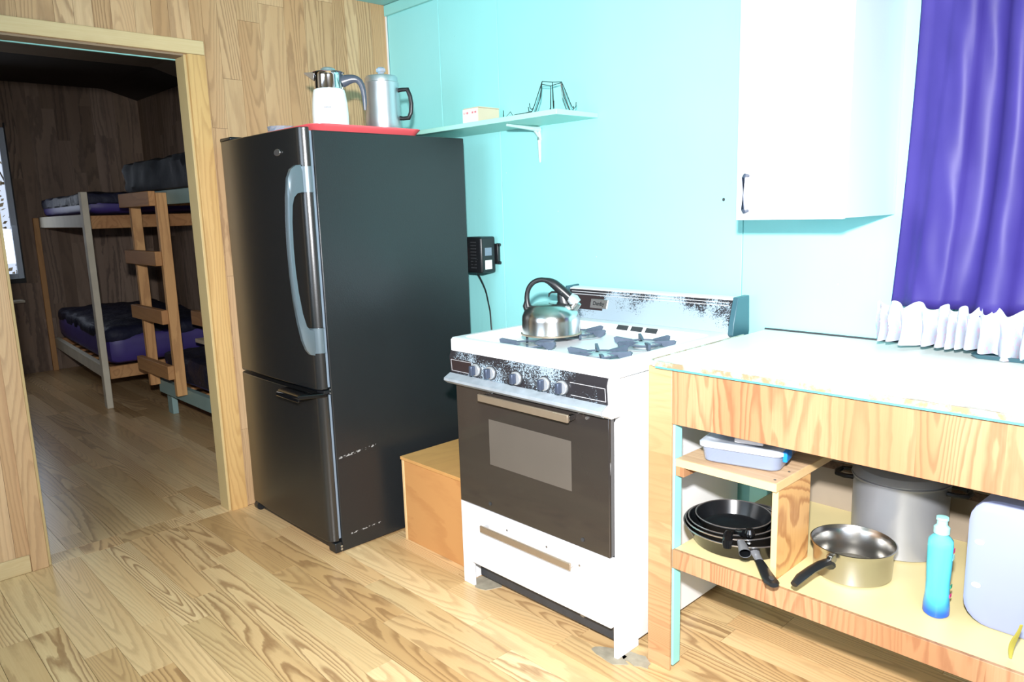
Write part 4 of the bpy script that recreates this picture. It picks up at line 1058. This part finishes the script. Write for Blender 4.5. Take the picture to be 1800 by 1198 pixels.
# stock pot
SPX, SPY = 2.556, -0.195
t = thing('stock_pot', 'tall steel stock pot with lid at the back of the lower shelf', 'pot', (SPX, SPY, 0.373))
obj('pot_body', B().lathe([(0, 0), (0.113, 0), (0.118, 0.004), (0.119, 0.19), (0.124, 0.198), (0.122, 0.200), (0.116, 0.192), (0.112, 0.006), (0, 0.006)], (SPX, SPY, 0.3730), 60), 'steel_dull', t, 0, True)
obj('lid', B().lathe([(0.121, 0.2005), (0.122, 0.204), (0.108, 0.218), (0.104, 0.219), (0.03, 0.222), (0, 0.222)], (SPX, SPY, 0.3730), 60), 'steel_dull', t, 0, True)
obj('lid_knob', B().lathe([(0, 0.2222), (0.012, 0.2225), (0.010, 0.232), (0.024, 0.240), (0.022, 0.248), (0, 0.250)], (SPX, SPY, 0.3730), 24), 'black', t, 0, True)
for ang_ in (R(8), R(188)):
    a = Vector((math.cos(ang_), math.sin(ang_), 0)); p_ = Vector((-a.y, a.x, 0)); c0 = Vector((SPX, SPY, 0.373+0.180))
    obj('side_handle', B().tube([c0+a*0.115+p_*0.03, c0+a*0.135+p_*0.034, c0+a*0.158+p_*0.024, c0+a*0.163, c0+a*0.158-p_*0.024, c0+a*0.135-p_*0.034, c0+a*0.115-p_*0.03], 0.0085, 8, 0.8), 'black', t, 0, True)

# sauce pan
QX, QY = 2.5292, -0.4355
t = thing('sauce_pan', 'shallow steel saucepan with black handle on the lower shelf', 'pan', (QX, QY, 0.373))
obj('pan_body', B().lathe([(0, 0), (0.088, 0), (0.093, 0.004), (0.094, 0.066), (0.101, 0.079), (0.1025, 0.083), (0.0995, 0.0835), (0.096, 0.078), (0.0905, 0.069), (0.0895, 0.007), (0.085, 0.004), (0, 0.004)], (QX, QY, 0.3731), 64), 'steel', t, 0, True)
a = Vector((-0.12, -0.99, 0)).normalized()
obj('handle_bracket', B().obox((QX+a.x*0.103, QY+a.y*0.103, 0.428), 0.022, 0.016, 0.024, math.atan2(a.y, a.x)), 'steel', t, 0.003)
obj('handle', B().tube(hpts(QX, QY, 0.3731, a, [(0.108, 0.052), (0.120, 0.062), (0.15, 0.066), (0.19, 0.066), (0.235, 0.061), (0.262, 0.053)]), [0.016, 0.013, 0.0125, 0.012, 0.0125, 0.009], 10, 0.75), 'black', t, 0, True)

# dish soap
DX, DYs = 2.746, -0.503
t = thing('soap_bottle', 'turquoise dish soap bottle with a deep blue base on the lower shelf', 'bottle', (DX, DYs, 0.373))
obj('bottle_body', B().lathe([(0, 0), (0.024, 0), (0.0275, 0.004), (0.0275, 0.02), (0.0248, 0.045), (0.0242, 0.08), (0.0258, 0.12), (0.0262, 0.165), (0.0250, 0.178), (0.018, 0.186), (0.012, 0.190), (0.012, 0.194), (0, 0.194)], (DX, DYs, 0.373), 36, 1.0, 1.25, R(20)), 'soap', t, 0, True)
obj('cap', B().lathe([(0, 0.1945), (0.0165, 0.1945), (0.0165, 0.208), (0.011, 0.214), (0.0105, 0.224), (0.013, 0.226), (0.0125, 0.232), (0, 0.233)], (DX, DYs, 0.373), 24), 'soap_cap', t, 0, True)
for zz, m_, s_ in ((0.525, 'pink', 0.010), (0.508, 'soap_cap', 0.012), (0.44, 'green_print', 0.008), (0.418, 'pink', 0.007)):
    obj('label_print', B().obox((DX+0.0262, DYs+0.004, zz), 0.0014, 0.012, s_, 0), m_, t)

# lavender tub on its side
t = thing('dish_tub', 'pale lavender plastic tub at the right end of the lower shelf', 'tub', (2.97, -0.36, 0.374))
b = B()
def rx(k, dz=0):
    return [(p[0], p[1]+dz) for p in rrect(2.797+k, 3.16-k, 0.3745+k, 0.668-k, 0.055-k*0.5)]
vs = []; fs = []
rings = [(rx(0.0), -0.497), (rx(-0.001), -0.49), (rx(0.006), -0.30), (rx(0.014), -0.22), (rx(0.03), -0.205)]
n_ = len(rings[0][0])
for pts, y in rings: vs += [(p[0], y, p[1]) for p in pts]
for i in range(len(rings)-1):
    for k in range(n_): fs.append((i*n_+k, i*n_+(k+1) % n_, (i+1)*n_+(k+1) % n_, (i+1)*n_+k))
vf = [(p[0], -0.505, p[1]) for p in rx(0.010)]
k0 = len(vs); vs += vf
for k in range(n_): fs.append((k, (k+1) % n_, k0+(k+1) % n_, k0+k))
fs.append(tuple(k0+k for k in range(n_))); fs.append(tuple((len(rings)-1)*n_+k for k in range(n_)))
obj('tub_body', b.add(vs, fs), 'tub', t, 0, True)
for zz in (0.57, 0.47):
    obj('moulded_dimple', B().disc_y((2.822, -0.507, zz), 0.009, 0.002, 16, 0.006), 'white_plastic', t)
o = obj('plastic_strap', B().tube(bez((2.932, -0.625, 0.47), (2.925, -0.615, 0.43), (2.912, -0.60, 0.42), (2.914, -0.598, 0.377), 12), [0.003, 0.0034, 0.004, 0.0045, 0.005, 0.0055, 0.006, 0.006, 0.006, 0.0055, 0.005, 0.004, 0.003], 8, 0.5), 'strap', None, 0, True)
tag(o, 'thin yellow-green curved strap on the shelf in front of the tub', 'strap')

# tray on counter behind the ruffle
t = thing('baking_tray', 'dark blue-green tray on the countertop under the curtain ruffle', 'tray', (2.95, -0.08, 0.901))
b = B()
loft(b, [(rrect(2.69, 3.25, -0.125, -0.035, 0.01), 0.9008), (rrect(2.68, 3.26, -0.135, -0.03, 0.012), 0.912), (rrect(2.69, 3.25, -0.125, -0.038, 0.01), 0.912), (rrect(2.70, 3.24, -0.118, -0.045, 0.01), 0.904)], True, True)
obj('tray_body', b, 'teal_plastic', t)

# ------------------------------------------------------------------ wall cabinet
t = thing('wall_cabinet', 'white wall cabinet with one dark pull handle beside the purple curtain', 'cabinet', (2.28, -0.17, 1.265))
lab(obj('cabinet_box', B().box(2.134, 2.430, -0.336, -0.0008, 1.267, 2.267), 'lam_side', t, 0.001), 'pale bluish white cabinet box')
dr_ = obj('door', B().box(2.1335, 2.4305, -0.356, -0.3375, 1.265, 2.266), 'white_lam', t, 0.0015)
obj('pull_handle', B().tube([(2.168, -0.3562, 1.385), (2.168, -0.375, 1.387), (2.168, -0.382, 1.380), (2.168, -0.382, 1.295), (2.168, -0.375, 1.288), (2.168, -0.3562, 1.290)], 0.0048, 10), 'knob_grip', dr_, 0, True)

# ------------------------------------------------------------------ curtain with ruffle
t = thing('window_curtain', 'purple satin curtain with a white ruffled hem over the window', 'curtain', (2.95, -0.07, 0.93))
def left_x(z):
    if z > 1.8: return 2.483
    s_ = (1.8-z)/0.8
    return 2.483 - 0.010*s_ - 0.022*s_*s_
NU, NZ = 200, 46
vs = []; fs = []
for j in range(NZ+1):
    z = 1.015 + (2.255-1.015)*j/NZ
    for i in range(NU+1):
        u_ = i/NU
        x0 = left_x(z); x = x0 + (3.60-x0)*u_
        dn = (2.3-z)
        ph = u_*52 + 1.1*math.sin(z*1.9+u_*7) + 1.3*noise.noise(Vector((u_*6, z*0.7, 1)))
        g = 0.5+0.8*noise.noise(Vector((u_*7, z*0.5, 7)))+0.25
        sw = math.sin(ph); sw = math.copysign(abs(sw)**0.7, sw)
        y = -0.072 + 0.026*sw*max(0.25, g) + 0.010*noise.noise(Vector((x*9+z*0.8, z*1.6, 0))) + 0.007*noise.noise(Vector((x*26+z*3, z*6, 3)))
        y -= 0.014*max(0, dn-0.7)
        y = min(y, -0.03)
        edge = min(1, u_*25)
        vs.append((x, y*edge+(-0.05)*(1-edge), z - 0.010*(u_ > 0.155)*(j == 0)))
for j in range(NZ):
    for i in range(NU): fs.append((j*(NU+1)+i, j*(NU+1)+i+1, (j+1)*(NU+1)+i+1, (j+1)*(NU+1)+i))
cu = obj('curtain_cloth', B().add(vs, fs), 'curtain', t, 0, True)
md = cu.modifiers.new('thickness', 'SOLIDIFY'); md.thickness = 0.0015
vs = []; fs = []
NU2, NZ2 = 620, 12
for j in range(NZ2+1):
    s_ = j/NZ2
    for i in range(NU2+1):
        u_ = i/NU2
        x = 2.437 + (3.60-2.437)*u_
        top = 1.028 - 0.006*min(1, u_*4) + 0.009*math.sin(u_*150+2*math.sin(u_*31))*1.0
        bot = 0.920 + 0.012*noise.noise(Vector((x*14, 0, 1))) - 0.012*min(1, max(0, (u_-0.17)*10))
        z = top + (bot-top)*s_
        gather = math.exp(-((s_-0.18)/0.10)**2)
        amp = 0.026*(1-0.75*gather)*(0.5+0.7*s_)
        ph = u_*230+3*math.sin(u_*37)+1.5*noise.noise(Vector((x*30, s_*2, 0)))
        y = -0.108 + amp*math.sin(ph) + 0.006*noise.noise(Vector((x*60, s_*5, 5)))
        vs.append((x+0.004*math.cos(ph)*s_, min(y, -0.05), z))
for j in range(NZ2):
    for i in range(NU2): fs.append((j*(NU2+1)+i, j*(NU2+1)+i+1, (j+1)*(NU2+1)+i+1, (j+1)*(NU2+1)+i))
ru = lab(obj('ruffle', B().add(vs, fs), 'ruffle', t, 0, True), 'white gathered ruffle with pink tints')
obj('curtain_rod', B().tube([(2.47, -0.06, 2.255), (3.62, -0.06, 2.255)], 0.007, 8), 'white_plastic', t, 0, True)
